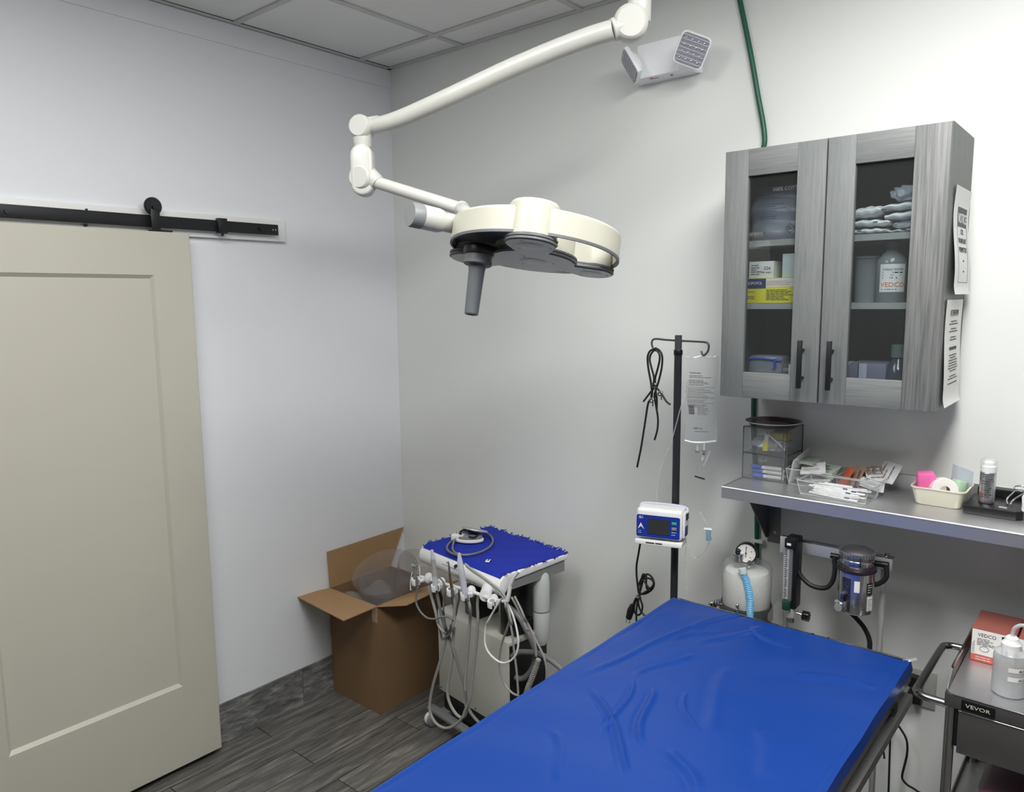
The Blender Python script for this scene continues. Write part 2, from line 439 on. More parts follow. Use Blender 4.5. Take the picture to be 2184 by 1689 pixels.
obj('set_screw', MB().cyl((0.0415,-1.385,2.098),(0.0415,-1.385,2.103), 0.004, blackm), rail)
obj('set_screw', MB().cyl((0.030,-1.385,2.050),(0.0195,-1.385,2.050), 0.005, blackm), rail)

# ============================================================ SURGICAL LAMP
lamp = thing('surgical_lamp', 'ivory ceiling mounted surgical lamp with jointed arms and grey handle', 'surgical lamp', (1.62,-0.53,RH))
j1 = Vector((1.6691, -0.6254, 2.5106)); e1 = Vector((0.8991, -0.9106, 2.3128)); e2 = Vector((0.913, -0.9228, 2.1711))
fwd = Vector((-0.64,0.765,0)).normalized(); rgt = Vector((0.765,0.64,0)).normalized()
m = MB()
jt = j1 + rgt*0.024
m.cyl((jt.x,jt.y,j1.z+0.04),(jt.x,jt.y,RH-0.045), 0.024, lampw)
m.lathe([(0.105,0),(0.105,-0.012),(0.09,-0.03),(0.045,-0.045),(0.0,-0.045)], lampw, Matrix.Translation((jt.x,jt.y,RH)), 40)
obj('ceiling_mount', m, lamp)
def knuckle(name, c, R_, h, axis, extra=None):
    m = MB(); c = Vector(c); ax = Vector(axis).normalized()
    m.lathe([(0,0),(R_*0.80,0),(R_*0.84,0.002),(R_*0.94,0.004),(R_,0.010),(R_,h-0.012),(R_*0.9,h-0.004),(R_*0.78,h),(0,h)], lampw, axisM(c-ax*h/2, ax), 40, caps=False)
    if extra: extra(m)
    return obj(name, m, lamp)
def ex1(m):
    m.cyl(j1+rgt*0.022+Vector((0,0,0.0)), (jt.x,jt.y,j1.z+0.085), 0.031, lampw, bev=0.006)
    a = Vector((1.637, -0.655, 2.4951))
    m.cyl(j1, a-(j1-a).normalized()*0.006, 0.032, lampw, r1=0.029, bev=0.003)
knuckle('upper_joint', j1, 0.046, 0.070, -fwd*1.0-rgt*0.12+Vector((0,0,-0.15)), ex1)
pts = [(1.637, -0.655, 2.4951), (1.5683, -0.6748, 2.4851), (1.4733, -0.7056, 2.4641), (1.345, -0.7538, 2.4269), (1.1856, -0.8181, 2.3715), (1.0499, -0.8594, 2.3336), (0.9798, -0.8812, 2.3192), (0.9186, -0.8938, 2.3154)]
m = MB().tube(pts, lambda t: 0.0265-0.0035*t*t, lampw, seg=24)
obj('upper_arm', m, lamp)
a_ = Vector((1.6332, -0.6765, 2.5034))
def ex2(m):
    m.cyl(e1, e1+Vector((0,0,-0.058)), 0.030, lampw, r1=0.027, bev=0.003)
    b = Vector((0.9419, -0.8724, 2.3264)); m.cyl(e1, b, 0.0275, lampw, r1=0.023, bev=0.003)
knuckle('elbow_joint', e1, 0.036, 0.060, -fwd+rgt*-0.25, ex2)
m = MB().cyl(e1+Vector((0,0,-0.055)), Vector((e2.x,e2.y,e2.z+0.055)), 0.0235, lampw)
obj('drop_tube', m, lamp)
def ex3(m):
    b = Vector((0.957, -0.904, 2.1408))
    m.cyl(e2+Vector((0,0,0.01)), b, 0.031, lampw, r1=0.026, bev=0.004)
    m.prism([(0.034*math.cos(a),0.034*math.sin(a)+(0.052 if math.sin(a)>0 else -0.032)) for a in [2*PI*k/40 for k in range(40)]], -0.030, 0.030, lampw,
            Matrix.Translation(e2) @ Matrix((( rgt.x,0,fwd.x,0),(rgt.y,0,fwd.y,0),(0,1,0,0),(0,0,0,1))), bev=0.009, seg=3)
knuckle('lower_joint', e2+Vector((0,0,-0.012)), 0.038, 0.070, -fwd-rgt*0.3, ex3)
hd = (1.2214, -0.8154, 2.0513)
obj('lower_arm', MB().tube([(0.95, -0.9089, 2.1465), hd], 0.0185, lampw, seg=20), lamp)
# the head: a round shell open below, three lobed light module, handle on the left lobe
hc = Vector((1.4871, -0.8141, 1.9052))
toc = -fwd                                       # horizontal direction towards the viewer side
hx = (rgt + Vector((0,0,-0.135))).normalized()
hz = (Vector((0,0,1)) - toc*0.155); hz = (hz - hx*hz.dot(hx)).normalized()
hy = hz.cross(hx)
HM = Matrix(((hx.x,hy.x,hz.x,hc.x),(hx.y,hy.y,hz.y,hc.y),(hx.z,hy.z,hz.z,hc.z),(0,0,0,1)))
hub = thing('x','x','x',(0,0,0)) if False else None
Rr = 0.228
def lobe_outline(R0, lobes, n=144):
    out=[]
    for k in range(n):
        a=2*PI*k/n; best=R0; dx,dy=math.cos(a),math.sin(a)
        for (cx_,cy_,r_) in lobes:
            b=dx*cx_+dy*cy_; q=b*b-(cx_*cx_+cy_*cy_-r_*r_)
            if q>=0 and b+math.sqrt(q)>best: best=b+math.sqrt(q)
        out.append((dx*best,dy*best))
    return out
lobes = [(0.178*math.cos(a),0.178*math.sin(a),rr) for a,rr in ((math.radians(-95),0.064),(math.radians(22),0.060),(math.radians(152),0.074))]
m = MB(HM)
m.lathe([(Rr-0.006,0.012),(Rr,0.010),(Rr+0.001,0.066),(Rr-0.003,0.072),(Rr-0.012,0.072),(Rr-0.008,0.060),(Rr-0.006,0.012)], ivory, None, 72, caps=False)
sec = [(0,0)]+[((Rr-0.004)*math.cos(a),(Rr-0.004)*math.sin(a)) for a in [math.radians(150+8.2*k) for k in range(15)]]
m.prism(sec, 0.022, 0.030, dgrey, None); m.prism(sec, 0.030, 0.068, ivory, None)  # dark grey sector stands in for shade in the shell's left gap
shell = obj('head_shell', m, lamp)
for k,(lx,ly,lr) in enumerate(lobes):
    if k == 2: continue
    lr = lr if k==0 else lr-0.004
    m = MB(HM @ Matrix.Translation((lx*1.0,ly*1.0,0)))
    m.lathe([(lr,0.004),(lr,0.082),(lr-0.006,0.090),(lr-0.02,0.094),(0,0.095)], ivory, None, 40, caps=False)
    obj('lobe_housing', m, lamp)
m = MB(HM); m.prism(lobe_outline(0.118, [(a,b,c+0.004) for a,b,c in lobes]), -0.004, 0.002, dgrey, None, bev=0.001); m.prism(lobe_outline(0.115, [(a,b,c+0.001) for a,b,c in lobes]), -0.007, -0.004, mgrey, None); m.prism(lobe_outline(0.118, [(a,b,c+0.004) for a,b,c in lobes]), -0.012, -0.007, dgrey, None, bev=0.001)
m.prism(lobe_outline(0.108, [(a,b,c-0.006) for a,b,c in lobes]), 0.002, 0.070, ivory, None)
mod = obj('light_module', m, lamp)
m = MB(HM); lensg = mat('lamp lens grey',srgb(132,134,137),0.25,noise=0.03); m.prism(lobe_outline(0.112, [(a,b,c-0.001) for a,b,c in lobes]), -0.0145, -0.0122, lensg)
for (lx,ly,lr) in lobes[:2]+[(0,0,0.07)]:
    m.lathe([(lr*0.55,-0.0146),(lr*0.50,-0.0152),(lr*0.2,-0.0153),(0,-0.0153)], mat('lens eye grey',srgb(118,120,123),0.25,noise=0.03), Matrix.Translation((lx,ly,0)), 30, caps=False)
    for q in range(3):
        a = 2.1*q; m.ball((lx+lr*0.78*math.cos(a),ly+lr*0.78*math.sin(a),-0.0148),0.0032,white,(1,1,0.4),8)
obj('lens_plate', m, mod)
m = MB(HM); m.lathe([(Rr-0.004,0.004),(Rr+0.002,0.004),(Rr+0.002,0.011),(Rr-0.004,0.011),(Rr-0.004,0.004)], dgrey, None, 72, caps=False)
obj('rim_seal', m, shell)
# handle hanging from the left lobe
hp = HM.inverted() @ Vector((1.4136, -0.9499, 1.9352))
Hh = HM @ Matrix.Translation((hp.x,hp.y,-0.0165))
m = MB(Hh)
m.lathe([(0.0,0.012),(0.040,0.012),(0.042,0.0),(0.040,-0.012),(0,-0.012)], blk, None, 36, caps=False)
m.lathe([(0.036,-0.012),(0.036,-0.028),(0.038,-0.030),(0.038,-0.037),(0.034,-0.040),(0.0,-0.040)], dgrey, None, 36, caps=False)
hbx = obj('handle_socket', m, mod)
m = MB(Hh); m.lathe([(0.0,-0.040),(0.024,-0.040),(0.0215,-0.055),(0.0185,-0.168),(0.0165,-0.171),(0.012,-0.171),(0.012,-0.10),(0,-0.10)], mat('handle grey plastic', srgb(92,96,100),0.4,noise=0.03), None, 30, caps=False)
obj('sterile_handle', m, mod)
# swivel cylinder beside the head
a = Vector((1.3167, -0.9296, 1.9916)); b = Vector((1.283, -1.0602, 2.0106)); dd = (b-a).normalized(); L = (b-a).length
m = MB().lathe([(0.026,0),(0.026,L*0.36),(0.030,L*0.42),(0.0325,L*0.5),(0.0325,L*0.86),(0.0325,L*0.861)], lampw, axisM(a,dd), 36)
sw = obj('swivel', m, lamp)
obj('swivel_band', MB().lathe([(0.0327,L*0.862),(0.0327,L*1.06),(0.030,L*1.10),(0.0,L*1.10)], mgrey, axisM(a,dd), 36, caps=False), sw)
m = MB().cyl(hd, Vector((1.3086, -0.8793, 2.0185)), 0.022, lampw, r1=0.02, bev=0.004).ball(hd, 0.024, lampw)
obj('yoke', m, lamp)

# ============================================================ EMERGENCY LIGHT
em = thing('emergency_light', 'white twin head emergency light high on the wall right of the lamp arm', 'emergency light', (1.45,0,2.54))
a = Vector((1.3266, -0.004, 2.5329)); b = Vector((1.5697, -0.004, 2.5345))
x0, x1, z0 = a.x, b.x, 2.537; z1 = z0+0.118; ch = 0.052; dp = 0.066
vs=[(x0,-0.0,z0),(x1,-0.0,z0),(x1,-0.0,z1),(x0,-0.0,z1),(x0+0.005,-0.008,z0),(x1-0.005,-0.008,z0),(x1-0.005,-0.008,z1),(x0+0.005,-0.008,z1),
    (x0+ch*0.6,-dp,z0+0.004),(x1-ch,-dp,z0+0.004),(x1-ch,-dp,z1-0.004),(x0+ch*0.6,-dp,z1-0.004)]
fs=[[4,8,11,7],[8,9,10,11],[9,5,6,10],[4,5,9,8],[7,11,10,6],[0,1,5,4],[3,7,6,2],[0,4,7,3],[1,2,6,5],[0,3,2,1]]
fixw = mat('fixture white plastic', srgb(248,249,252), 0.35, noise=0.01)
m = MB(); m.add(vs, fs, fixw)
m.lines(Matrix.Translation((x0+0.07,-0.040,z0+0.0020)) @ Matrix.Rotation(PI,4,'X'), 0, 0.03, [0.0,0.008], 0.004, mat('red ink', srgb(200,60,50), 0.6, noise=0.02), 2)
m.cyl((x0+0.15,-0.04,z0+0.006),(x0+0.15,-0.04,z0+0.001),0.004,inkg,seg=12)
obj('body', m, em, sharp=12)
lensm = mat('ribbed lamp lens', srgb(150,150,160), 0.15, noise=0.45, nscale=260, bump=0.5, bscale=300)
def head(c, dirv, up, s_):
    dirv = Vector(dirv).normalized(); xx = Vector(up).cross(dirv).normalized(); yy = dirv.cross(xx)
    H = Matrix(((xx.x,yy.x,dirv.x,c[0]),(xx.y,yy.y,dirv.y,c[1]),(xx.z,yy.z,dirv.z,c[2]),(0,0,0,1)))
    o = [(s_*sx*(1 if not k%2 else 0.72), s_*sy*(0.72 if not k%2 else 1)) for sx,sy,ks in ((1,-1,(0,1)),(1,1,(1,0)),(-1,1,(0,1)),(-1,-1,(1,0))) for k in ks]
    o = [(1,-.72),(1,.72),(.92,.92),(.72,1),(-.72,1),(-.92,.92),(-1,.72),(-1,-.72),(-.92,-.92),(-.72,-1),(.72,-1),(.92,-.92)]; o=[(u*s_,v*s_) for u,v in o]
    m = MB(H); m.prism(o, -0.016, 0.0, fixw, bev=0.003)
    m.ball((0,0,-0.014), s_*0.86, fixw, (1,1,0.62), 20)
    for i_ in range(len(m.v)):
        q_=H.inverted()@m.v[i_]
        if q_.z>-0.001: q_.z=-0.001; m.v[i_]=H@q_
    hd_ = obj('lamp_head', m, em, sharp=40)
    m = MB(H); m.prism([(u*0.90,v*0.90) for u,v in o], 0.0, 0.0015, lensm)
    for k in range(7):
        y = -s_*0.75+k*s_*0.25; m.tube([(-s_*0.86,y,0.0015),(s_*0.86,y,0.0015)], 0.0013, mat('lens rib', srgb(205,206,214), 0.2, noise=0.05), seg=6, smooth=False)
    for k in range(4):
        for j in range(4): m.ball((-s_*0.6+j*s_*0.4,-s_*0.62+k*s_*0.4,0.0016),0.003,chrome,(1,1,0.5),8)
    obj('lens', m, hd_)
head((1.5961, -0.13, 2.5732), (0.30,-0.80,-0.35), (0.42,0.1,1), 0.050)
head((1.3488, -0.105, 2.5768), (-0.62,-0.55,-0.45), (-0.25,0,1), 0.052)

# ============================================================ GREEN GAS HOSE
m = MB().tube([(1.672,-0.012,RH),(1.7002, -0.012, 2.7318),(1.7393, -0.012, 2.5693),(1.7683, -0.012, 2.4321),(1.7957, -0.012, 2.2951),(1.787,-0.012,2.20),(1.785,-0.012,1.8),(1.786,-0.012,1.42),(1.795,-0.012,1.262),(1.806,-0.0125,1.14),(1.812,-0.013,0.98),(1.818,-0.013,0.72),(1.82,-0.02,0.2)], 0.0082, green, seg=12)
single('gas_hose', m, (1.82,-0.02,0.2), 'green gas hose running down the wall from ceiling behind cabinet', 'hose')
m = MB().bb((1.796,-0.030,0.962),(1.838,0.0,0.972), white, bev=0.003)
single('hose_clip', m, (1.817,0,0.962), 'small white clip holding green hose on wall beneath shelf bracket', 'clip')

# ============================================================ WALL CABINET
CX0, CX1, CZ0, CZ1 = 1.800, 2.378, 1.492, 2.212
cab = thing('wall_cabinet', 'grey woodgrain wall cabinet with two glass doors above the steel shelf', 'cabinet', ((CX0+CX1)/2,0,CZ0))
t_ = 0.016; yf = -0.279
m = MB(); m.bb((CX0,yf,CZ0),(CX0+t_,-0.001,CZ1), cab_in); obj('side_panel', m, cab)
m = MB(); m.bb((CX1-t_,yf,CZ0),(CX1,-0.001,CZ1), cab_v); obj('side_panel', m, cab)
m = MB(); m.bb((CX0+t_,yf,CZ1-t_),(CX1-t_,-0.001,CZ1), cab_in); m.bb((CX0+t_,yf,CZ0),(CX1-t_,-0.001,CZ0+t_), cab_in); m.bb((CX0+t_,-0.012,CZ0+t_),(CX1-t_,-0.001,CZ1-t_), cab_in); obj('carcass', m, cab)
SZ = (1.770, 1.952)
for z in SZ: obj('shelf', MB().bb((CX0+t_,-0.262,z-0.017),(CX1-t_,-0.013,z), mat('cabinet shelf laminate', srgb(150,151,148), 0.5, noise=0.02)), cab)
def cdoor(x0,x1,g0,g1,strong,hx_):
    y0, y1 = -0.300, -0.280; z0, z1 = CZ0, CZ1-0.004; G0, G1 = 1.568, 2.133
    m = MB(); b = 0.0012
    m.bb((x0,y0,z0),(g0,y1,z1), cab_v, bev=b); m.bb((g1,y0,z0),(x1,y1,z1), strong, bev=b)
    dd = obj('door', m, cab)
    obj('rail', MB().bb((g0,y0+0.0006,z0),(g1,y1,G0), cab_h, bev=b), dd)
    obj('rail', MB().bb((g0,y0+0.0006,G1),(g1,y1,z1), cab_h, bev=b), dd)
    obj('glass', MB().bb((g0,-0.291,G0),(g1,-0.288,G1), glass), dd)
    h = MB().bb((hx_-0.006,-0.336,1.534),(hx_+0.006,-0.324,1.668), blackm, bev=0.0015)
    for z in (1.562,1.640): h.cyl((hx_,-0.326,z),(hx_,-0.300,z),0.0045,blackm,seg=14)
    obj('handle', h, dd)
cdoor(CX0-0.003,2.084,1.867,2.007,cab_v,2.042)
cdoor(2.088,CX1,2.159,2.298,cab_s,2.121)
def sheet(name, y0,y1,z0,z1,wav,label,content):
    # paper hanging on the cabinet's right side (faces +x)
    S = Matrix(((0,0,1,CX1+0.0015),(1,0,0,y0),(0,1,0,z0),(0,0,0,1)))
    W__, H__ = y1-y0, z1-z0
    def wf(u,v):   # waviness
        return wav*(math.sin(v*5.5+0.6)*0.5+0.5)+0.0015+ (0.006*(max(0,0.12-v)/0.12)**2)
    m = MB(); m.grid(lambda u,v:(u*W__,v*H__,wf(u,v)), 6, 40, paper, None, 0.0003)
    inkb = MB(); content(inkb, W__, H__)
    # ink follows the paper
    for v in inkb.v: v.z += wf(v.x/W__, v.y/H__)+0.0005
    off = len(m.v)
    for s_ in inkb.slots:
        if s_ not in m.slots: m.slots.append(s_)
    m.v += inkb.v
    for f,k in zip(inkb.f, inkb.m): m.f.append([i+off for i in f]); m.m.append(m.slots.index(inkb.slots[k]))
    m.v = [S @ v for v in m.v]
    single(name, m, (CX1+0.002,(y0+y1)/2,z0), label, 'notice')
def c1(b,W__,H__):
    I = Matrix.Identity(4); D = mat('notice dark band', srgb(80,80,84), 0.7, noise=0.03)
    b.grid(lambda u,v:(W__*(.24+.60*u),H__*(.64+.18*v),0),6,12,D)
    b.text('NOTICE', Matrix.Translation((W__*.54,H__*.675,0.0006)), 0.036, paper, wid=W__*.54, align='CENTER')
    for t,y in (('CELL',.57),('PHONES NOT',.485),('PERMITTED',.40)): b.text(t, Matrix.Translation((W__*.54,H__*y,0)), 0.019, ink, wid=W__*(.20 if t=='CELL' else .5), align='CENTER')
    for a in ((.22,.11,.86,.115),(.22,.11,.235,.64),(.845,.11,.86,.64)):
        b.grid(lambda u,v:(W__*(a[0]+(a[2]-a[0])*u),H__*(a[1]+(a[3]-a[1])*v),0),6,30,inkg)
    b.lines(I,W__*.5,W__*.58,[H__*.31],0.004,ink,1,full=True); b.lines(I,W__*.5,W__*.58,[H__*.21],0.004,ink,1,full=True)
def c2(b,W__,H__):
    I = Matrix.Identity(4)
    b.text('ATTENTION', Matrix.Translation((W__*.5,H__*.855,0)), 0.020, ink, wid=W__*.5, align='CENTER')
    b.lines(I,W__*.25,W__*.75,[H__*.845],0.0012,ink,1,full=True)
    b.lines(I,W__*.22,W__*.78,[H__*y for y in (.79,.765,.72,.695,.64,.615)],0.003,ink,4,center=True)
    b.lines(I,W__*.28,W__*.72,[H__*.525],0.008,ink,2,center=True,full=True)
    b.lines(I,W__*.2,W__*.8,[H__*y for y in (.47,.445,.42,.395,.37,.345,.32,.27,.245,.20)],0.003,ink,9,center=True)
sheet('notice_sheet', -0.232,-0.030,1.790,2.064,0.011,'upper white notice sheet with dark heading band on cabinet side',c1)
sheet('notice_sheet', -0.252,-0.040,1.498,1.776,0.005,'lower white attention sheet of small print on cabinet side',c2)
# ============================================================ CABINET CONTENTS
def qbox(name, a, b, m, label, cat, extra=None, group=None, bev=0.001):
    mb = MB().bb(a, b, m, bev=bev)
    loc = ((a[0]+b[0])/2,(a[1]+b[1])/2,min(a[2],b[2]))
    t = thing(name, label, cat, loc, 0, group) if extra and extra.get('parts') else None
    if t is None:
        if extra: extra['fn'](mb)
        return single(name, mb, loc, label, cat, group)
def FX(x, y, z): return Matrix.Translation((x,y,z)) @ FACE     # writing plane facing -y with origin x,y,z
pouch_w = mat('sterile pouch white', srgb(222,222,222), 0.45, noise=0.04, nscale=30, bump=0.5, bscale=25)
lab_w = mat('label white', srgb(226,224,220), 0.5, noise=0.02)
orange = mat('orange print', srgb(220,120,60), 0.5, noise=0.03)
yel = mat('yellow carton', srgb(226,216,50), 0.5, noise=0.02)
navy = mat('navy print', srgb(38,48,98), 0.5, noise=0.03)
# left door, top shelf: large printed poly bag
m = MB(); bagm = mat('grey poly bag', srgb(128,130,140), 0.3, noise=0.10, nscale=6, bump=0.8, bscale=12)
def bagf(u,v):
    a=2*PI*u; w_=0.5*(1-0.25*abs(2*v-1)**3); 
    return (1.921+0.088*math.cos(a)*(1-0.06*v)+0.004*math.sin(9*v), -0.185+0.055*math.sin(a)*(1-0.75*v)*w_*2+0.006*math.sin(14*v+4*u), 1.953+0.157*v)
m.grid(bagf, 28, 16, bagm)
M_ = FX(1.86,-0.243,1.955)
m.lines(M_,0.012,0.105,[0.080,0.086,0.092,0.098],0.0018,navy,3); m.lines(M_,0.02,0.08,[0.064,0.058],0.002,navy,5)
m.lines(M_,0.03,0.11,[0.115,0.122,0.129],0.0018,navy,8)
m.text('100% COTT', Matrix.Translation((0.055,0.143,0))@Matrix.Identity(4) if False else FX(1.918,-0.238,2.092), 0.014, lab_w, wid=0.07)
for k in range(12): m.bb((1.868+0.0028*k,-0.2445,1.961),(1.868+0.0028*k+(0.0008 if k%3 else 0.0018),-0.2438,1.977),ink)
for k in range(4):
    a=PI/2*k; c=Vector((1.972,-0.244,1.983)); p=c+Vector((0.014*math.cos(a),0,0.014*math.sin(a))); q=c+Vector((0.014*math.cos(a+PI/2),0,0.014*math.sin(a+PI/2)))
    m.tube([p,q],0.0007,ink,seg=5,smooth=False)
m.lines(FX(1.964,-0.2442,1.980),0,0.016,[0.0,0.005],0.0022,ink,6)
single('supply_bag', m, (1.921,-0.19,1.953), 'large printed grey plastic supply bag behind the left glass, top compartment','bag')
# left door middle
def f_(mb):
    M_=FX(1.837,-0.2405,1.771)
    mb.bb((1.8371,-0.2403,1.813),(1.905,-0.2400,1.842),navy); mb.bb((1.905,-0.2402,1.818),(1.999,-0.2400,1.842),lab_w)
    mb.text('PROPOFOL',FX(1.842,-0.2406,1.825),0.012,lab_w,wid=0.052)
    mb.lines(M_,0.070,0.158,[0.008+0.0047*k for k in range(7)],0.0018,ink,11); mb.lines(M_,0.070,0.158,[0.052+0.005*k for k in range(3)],0.0012,orange,12)
    mb.lines(M_,0.01,0.05,[0.012,0.018,0.032],0.0016,ink,13)
qbox('medicine_carton',(1.836,-0.240,1.7705),(2.000,-0.14,1.843),yel,'yellow and blue medicine carton on the middle shelf behind left glass','carton',{'fn':f_})
def f_(mb):
    M_=FX(1.85,-0.2305,1.8445)
    mb.lines(M_,0.004,0.036,[0.010,0.017,0.023,0.029,0.036],0.002,ink,5)
    mb.text('226',FX(1.893,-0.2306,1.868),0.014,ink); mb.text('No supr.',FX(1.886,-0.2306,1.858),0.009,ink,wid=0.032)
qbox('vial_box',(1.848,-0.230,1.8438),(1.923,-0.15,1.893),lab_w,'small white box with handwriting on top of the yellow carton','box',{'fn':f_})
qbox('carton',(1.948,-0.230,1.8438),(2.020,-0.15,1.912),mat('pale carton',srgb(205,212,210),0.6,noise=0.02),'plain pale carton right of the small handwritten box','carton')
# left door bottom
m = MB(); zf = clear('zip bag film',(0.85,0.87,0.9,1),0.35,0.1,(0.45,0.47,0.55,1))
m.box((1.913,-0.215,1.562),(0.105,0.07,0.105),zf,bev=0.012)
m.tube([(1.862,-0.252,1.603),(1.90,-0.253,1.607),(1.962,-0.252,1.602)],0.003,mat('blue zipper',srgb(40,70,170),0.4,noise=0.05),seg=8)
m.bb((1.941,-0.256,1.580),(1.948,-0.250,1.608),mat('blue zipper',srgb(40,70,170)))
single('zip_bag', m, (1.913,-0.215,1.509),'clear zip bag with blue slider at the bottom left of cabinet','bag')
m = MB().lathe([(0,0),(0.030,0),(0.033,0.004),(0.033,0.030),(0.027,0.036),(0,0.036)],mgrey,axisM((1.902,-0.228,1.556),(0,-0.3,0)) if False else Matrix.Translation((1.902,-0.21,1.556-0.018)),28,caps=False)
single('jar', m,(1.902,-0.21,1.538),'round grey tub inside the clear zip bag','tub')
m = MB()
for k in range(6): m.bb((1.950,-0.20,1.5095+0.014*k),(1.985,-0.10,1.5215+0.014*k),mgrey if k%2 else lab_w,bev=0.001)
single('packet_stack', m,(1.967,-0.15,1.5095),'thin striped packets piled behind the clear zip bag','packets')['kind']='stuff'
qbox('carton',(1.984,-0.250,1.509),(2.02,-0.12,1.592),lab_w,'narrow white carton beside the clear zip bag','carton')
# right door top: pouches
R_ = random.Random(5)
pl_ = [((2.135,2.228),1.953,1.970,0,'flat bottom left'),((2.225,2.31),1.953,1.962,0,'thin bottom right'),((2.135,2.235),1.972,1.994,-.06,'second row left'),
       ((2.135,2.212),1.996,2.030,.10,'topmost left, its flap folded up'),((2.222,2.335),1.985,2.009,.03,'second row right'),((2.215,2.335),2.011,2.033,.04,'topmost right')]
for k,(xs,za,zb,sl,nm) in enumerate(pl_):
    def pf(u,v,xs=xs,za=za,zb=zb,sl=sl,k=k):
        a=2*PI*u; X_=xs[0]+(xs[1]-xs[0])*v; h=(zb-za)/2*(0.35+0.65*math.sin(PI*min(1,max(0.06,v)))**0.5)
        return (X_, -0.185+0.062*math.cos(a), (za+zb)/2+h*math.copysign(abs(math.sin(a))**0.7,math.sin(a))+sl*0.06*(v-0.5)+0.0015*math.sin(20*v+k))
    m = MB().grid(pf, 24, 14, pouch_w); m.add([pf(i/24,1) for i in range(24)],[list(range(24))],pouch_w); m.add([pf(i/24,0) for i in range(24)],[list(range(24))],pouch_w)
    m.lines(FX(xs[0]+0.02+0.02*k,-0.2485,(za+zb)/2),0,0.012,[0],0.002,ink,k,full=True)
    single('sterile_pouch', m, ((xs[0]+xs[1])/2,-0.185,za), 'folded white pouch in the top right compartment, '+nm, 'pouch', 'white pouches on the cabinet top shelf')
def crumple(name, c, s_, label, cat, m_, seed, sharp=10):
    b = bmesh.new(); bmesh.ops.create_icosphere(b, subdivisions=4, radius=1); RR=random.Random(seed)
    ds=[(Vector((RR.uniform(-1,1),RR.uniform(-1,1),RR.uniform(-1,1))).normalized(),RR.uniform(3,8),RR.uniform(0,6)) for _ in range(8)]
    for v in b.verts:
        n_=v.co.normalized(); k=1+sum(0.035*math.sin(q*n_.dot(d_)*2.2+p) for d_,q,p in ds)
        sx=lambda t: math.copysign(abs(t)**0.6,t)
        v.co=Vector((sx(n_.x)*s_[0],sx(n_.y)*s_[1],sx(n_.z)*s_[2]))*k+Vector(c)
    mb=MB().bm(b,m_); return single(name,mb,(c[0],c[1],c[2]-s_[2]),label,cat,sharp=sharp)
crumple('film_packet',(2.285,-0.185,2.056),(0.055,0.05,0.020),'crumpled clear film packet on top of the white pouches','packet',clear('crinkled film',(0.85,0.87,0.9,1),0.55,0.12,(0.62,0.66,0.72,1)),3)
crumple('film_packet',(2.275,-0.19,1.9735),(0.036,0.045,0.010),'small clear film packet squeezed between the white pouches','packet',MATS['crinkled film'],4)
# right door middle
bt = thing('injection_bottle','clear bottle with white and orange label behind the right glass','bottle',(2.235,-0.20,1.770))
bgl = clear('grey bottle plastic',(0.75,0.78,0.78,1),0.45,0.08,(0.38,0.41,0.42,1))
obj('body', MB().lathe([(0,0),(0.036,0),(0.038,0.004),(0.038,0.105),(0.034,0.118),(0.020,0.134),(0.016,0.140),(0.016,0.150)],bgl,Matrix.Translation((2.235,-0.20,1.770)),32,caps=False),bt)
obj('cap', MB().lathe([(0,0.150),(0.017,0.150),(0.017,0.163),(0.008,0.166),(0,0.166)],mgrey,Matrix.Translation((2.235,-0.20,1.770)),24,caps=False),bt)
def onc(c,r,z0,a0):      # wrap flat ink (x,y) on a vertical cylinder, facing -y at x=0
    def f(v): a=a0+v.x/r; return Vector((c[0]+(r+v.z)*math.sin(a), c[1]-(r+v.z)*math.cos(a), z0+v.y))
    return f
m = MB(); m.grid(lambda u,v:(-0.034+0.068*u,0.028+0.074*v,0.0004),20,1,lab_w)
m.text('STERILE WATER',Matrix.Translation((-0.026,0.085,0.0007)),0.008,ink,wid=0.052); m.lines(Matrix.Translation((0,0,0.0005)),-0.026,0.026,[0.078,0.071,0.064],0.003,ink,2)
m.text('VEDCO',Matrix.Translation((-0.030,0.042,0.0009)),0.017,orange,wid=0.060); m.lines(Matrix.Translation((0,0,0.0005)),-0.028,0.03,[0.034],0.002,inkg,3)
g_=onc((2.235,-0.20),0.038,1.770,0.35); m.v=[g_(v) for v in m.v]; obj('label', m, bt)
single('plastic_tub', MB().lathe([(0,0),(0.030,0),(0.033,0.118),(0.035,0.120),(0.035,0.126),(0,0.127)],bgl,Matrix.Translation((2.170,-0.185,1.7705)),30,caps=False),(2.17,-0.185,1.7705),'grey translucent tub left of the labelled bottle','tub')
qbox('carton',(2.285,-0.235,1.7705),(2.345,-0.10,1.905),mat('tan carton',srgb(168,160,140),0.6,noise=0.03),'tall tan carton right of the labelled bottle','carton')
single('dispenser_cup', MB().lathe([(0,0),(0.026,0),(0.03,0.03),(0,0.03)],bgl,Matrix.Translation((2.315,-0.18,1.9055)),24,caps=False),(2.315,-0.18,1.9055),'small grey cup upside down on the tall tan carton','cup')
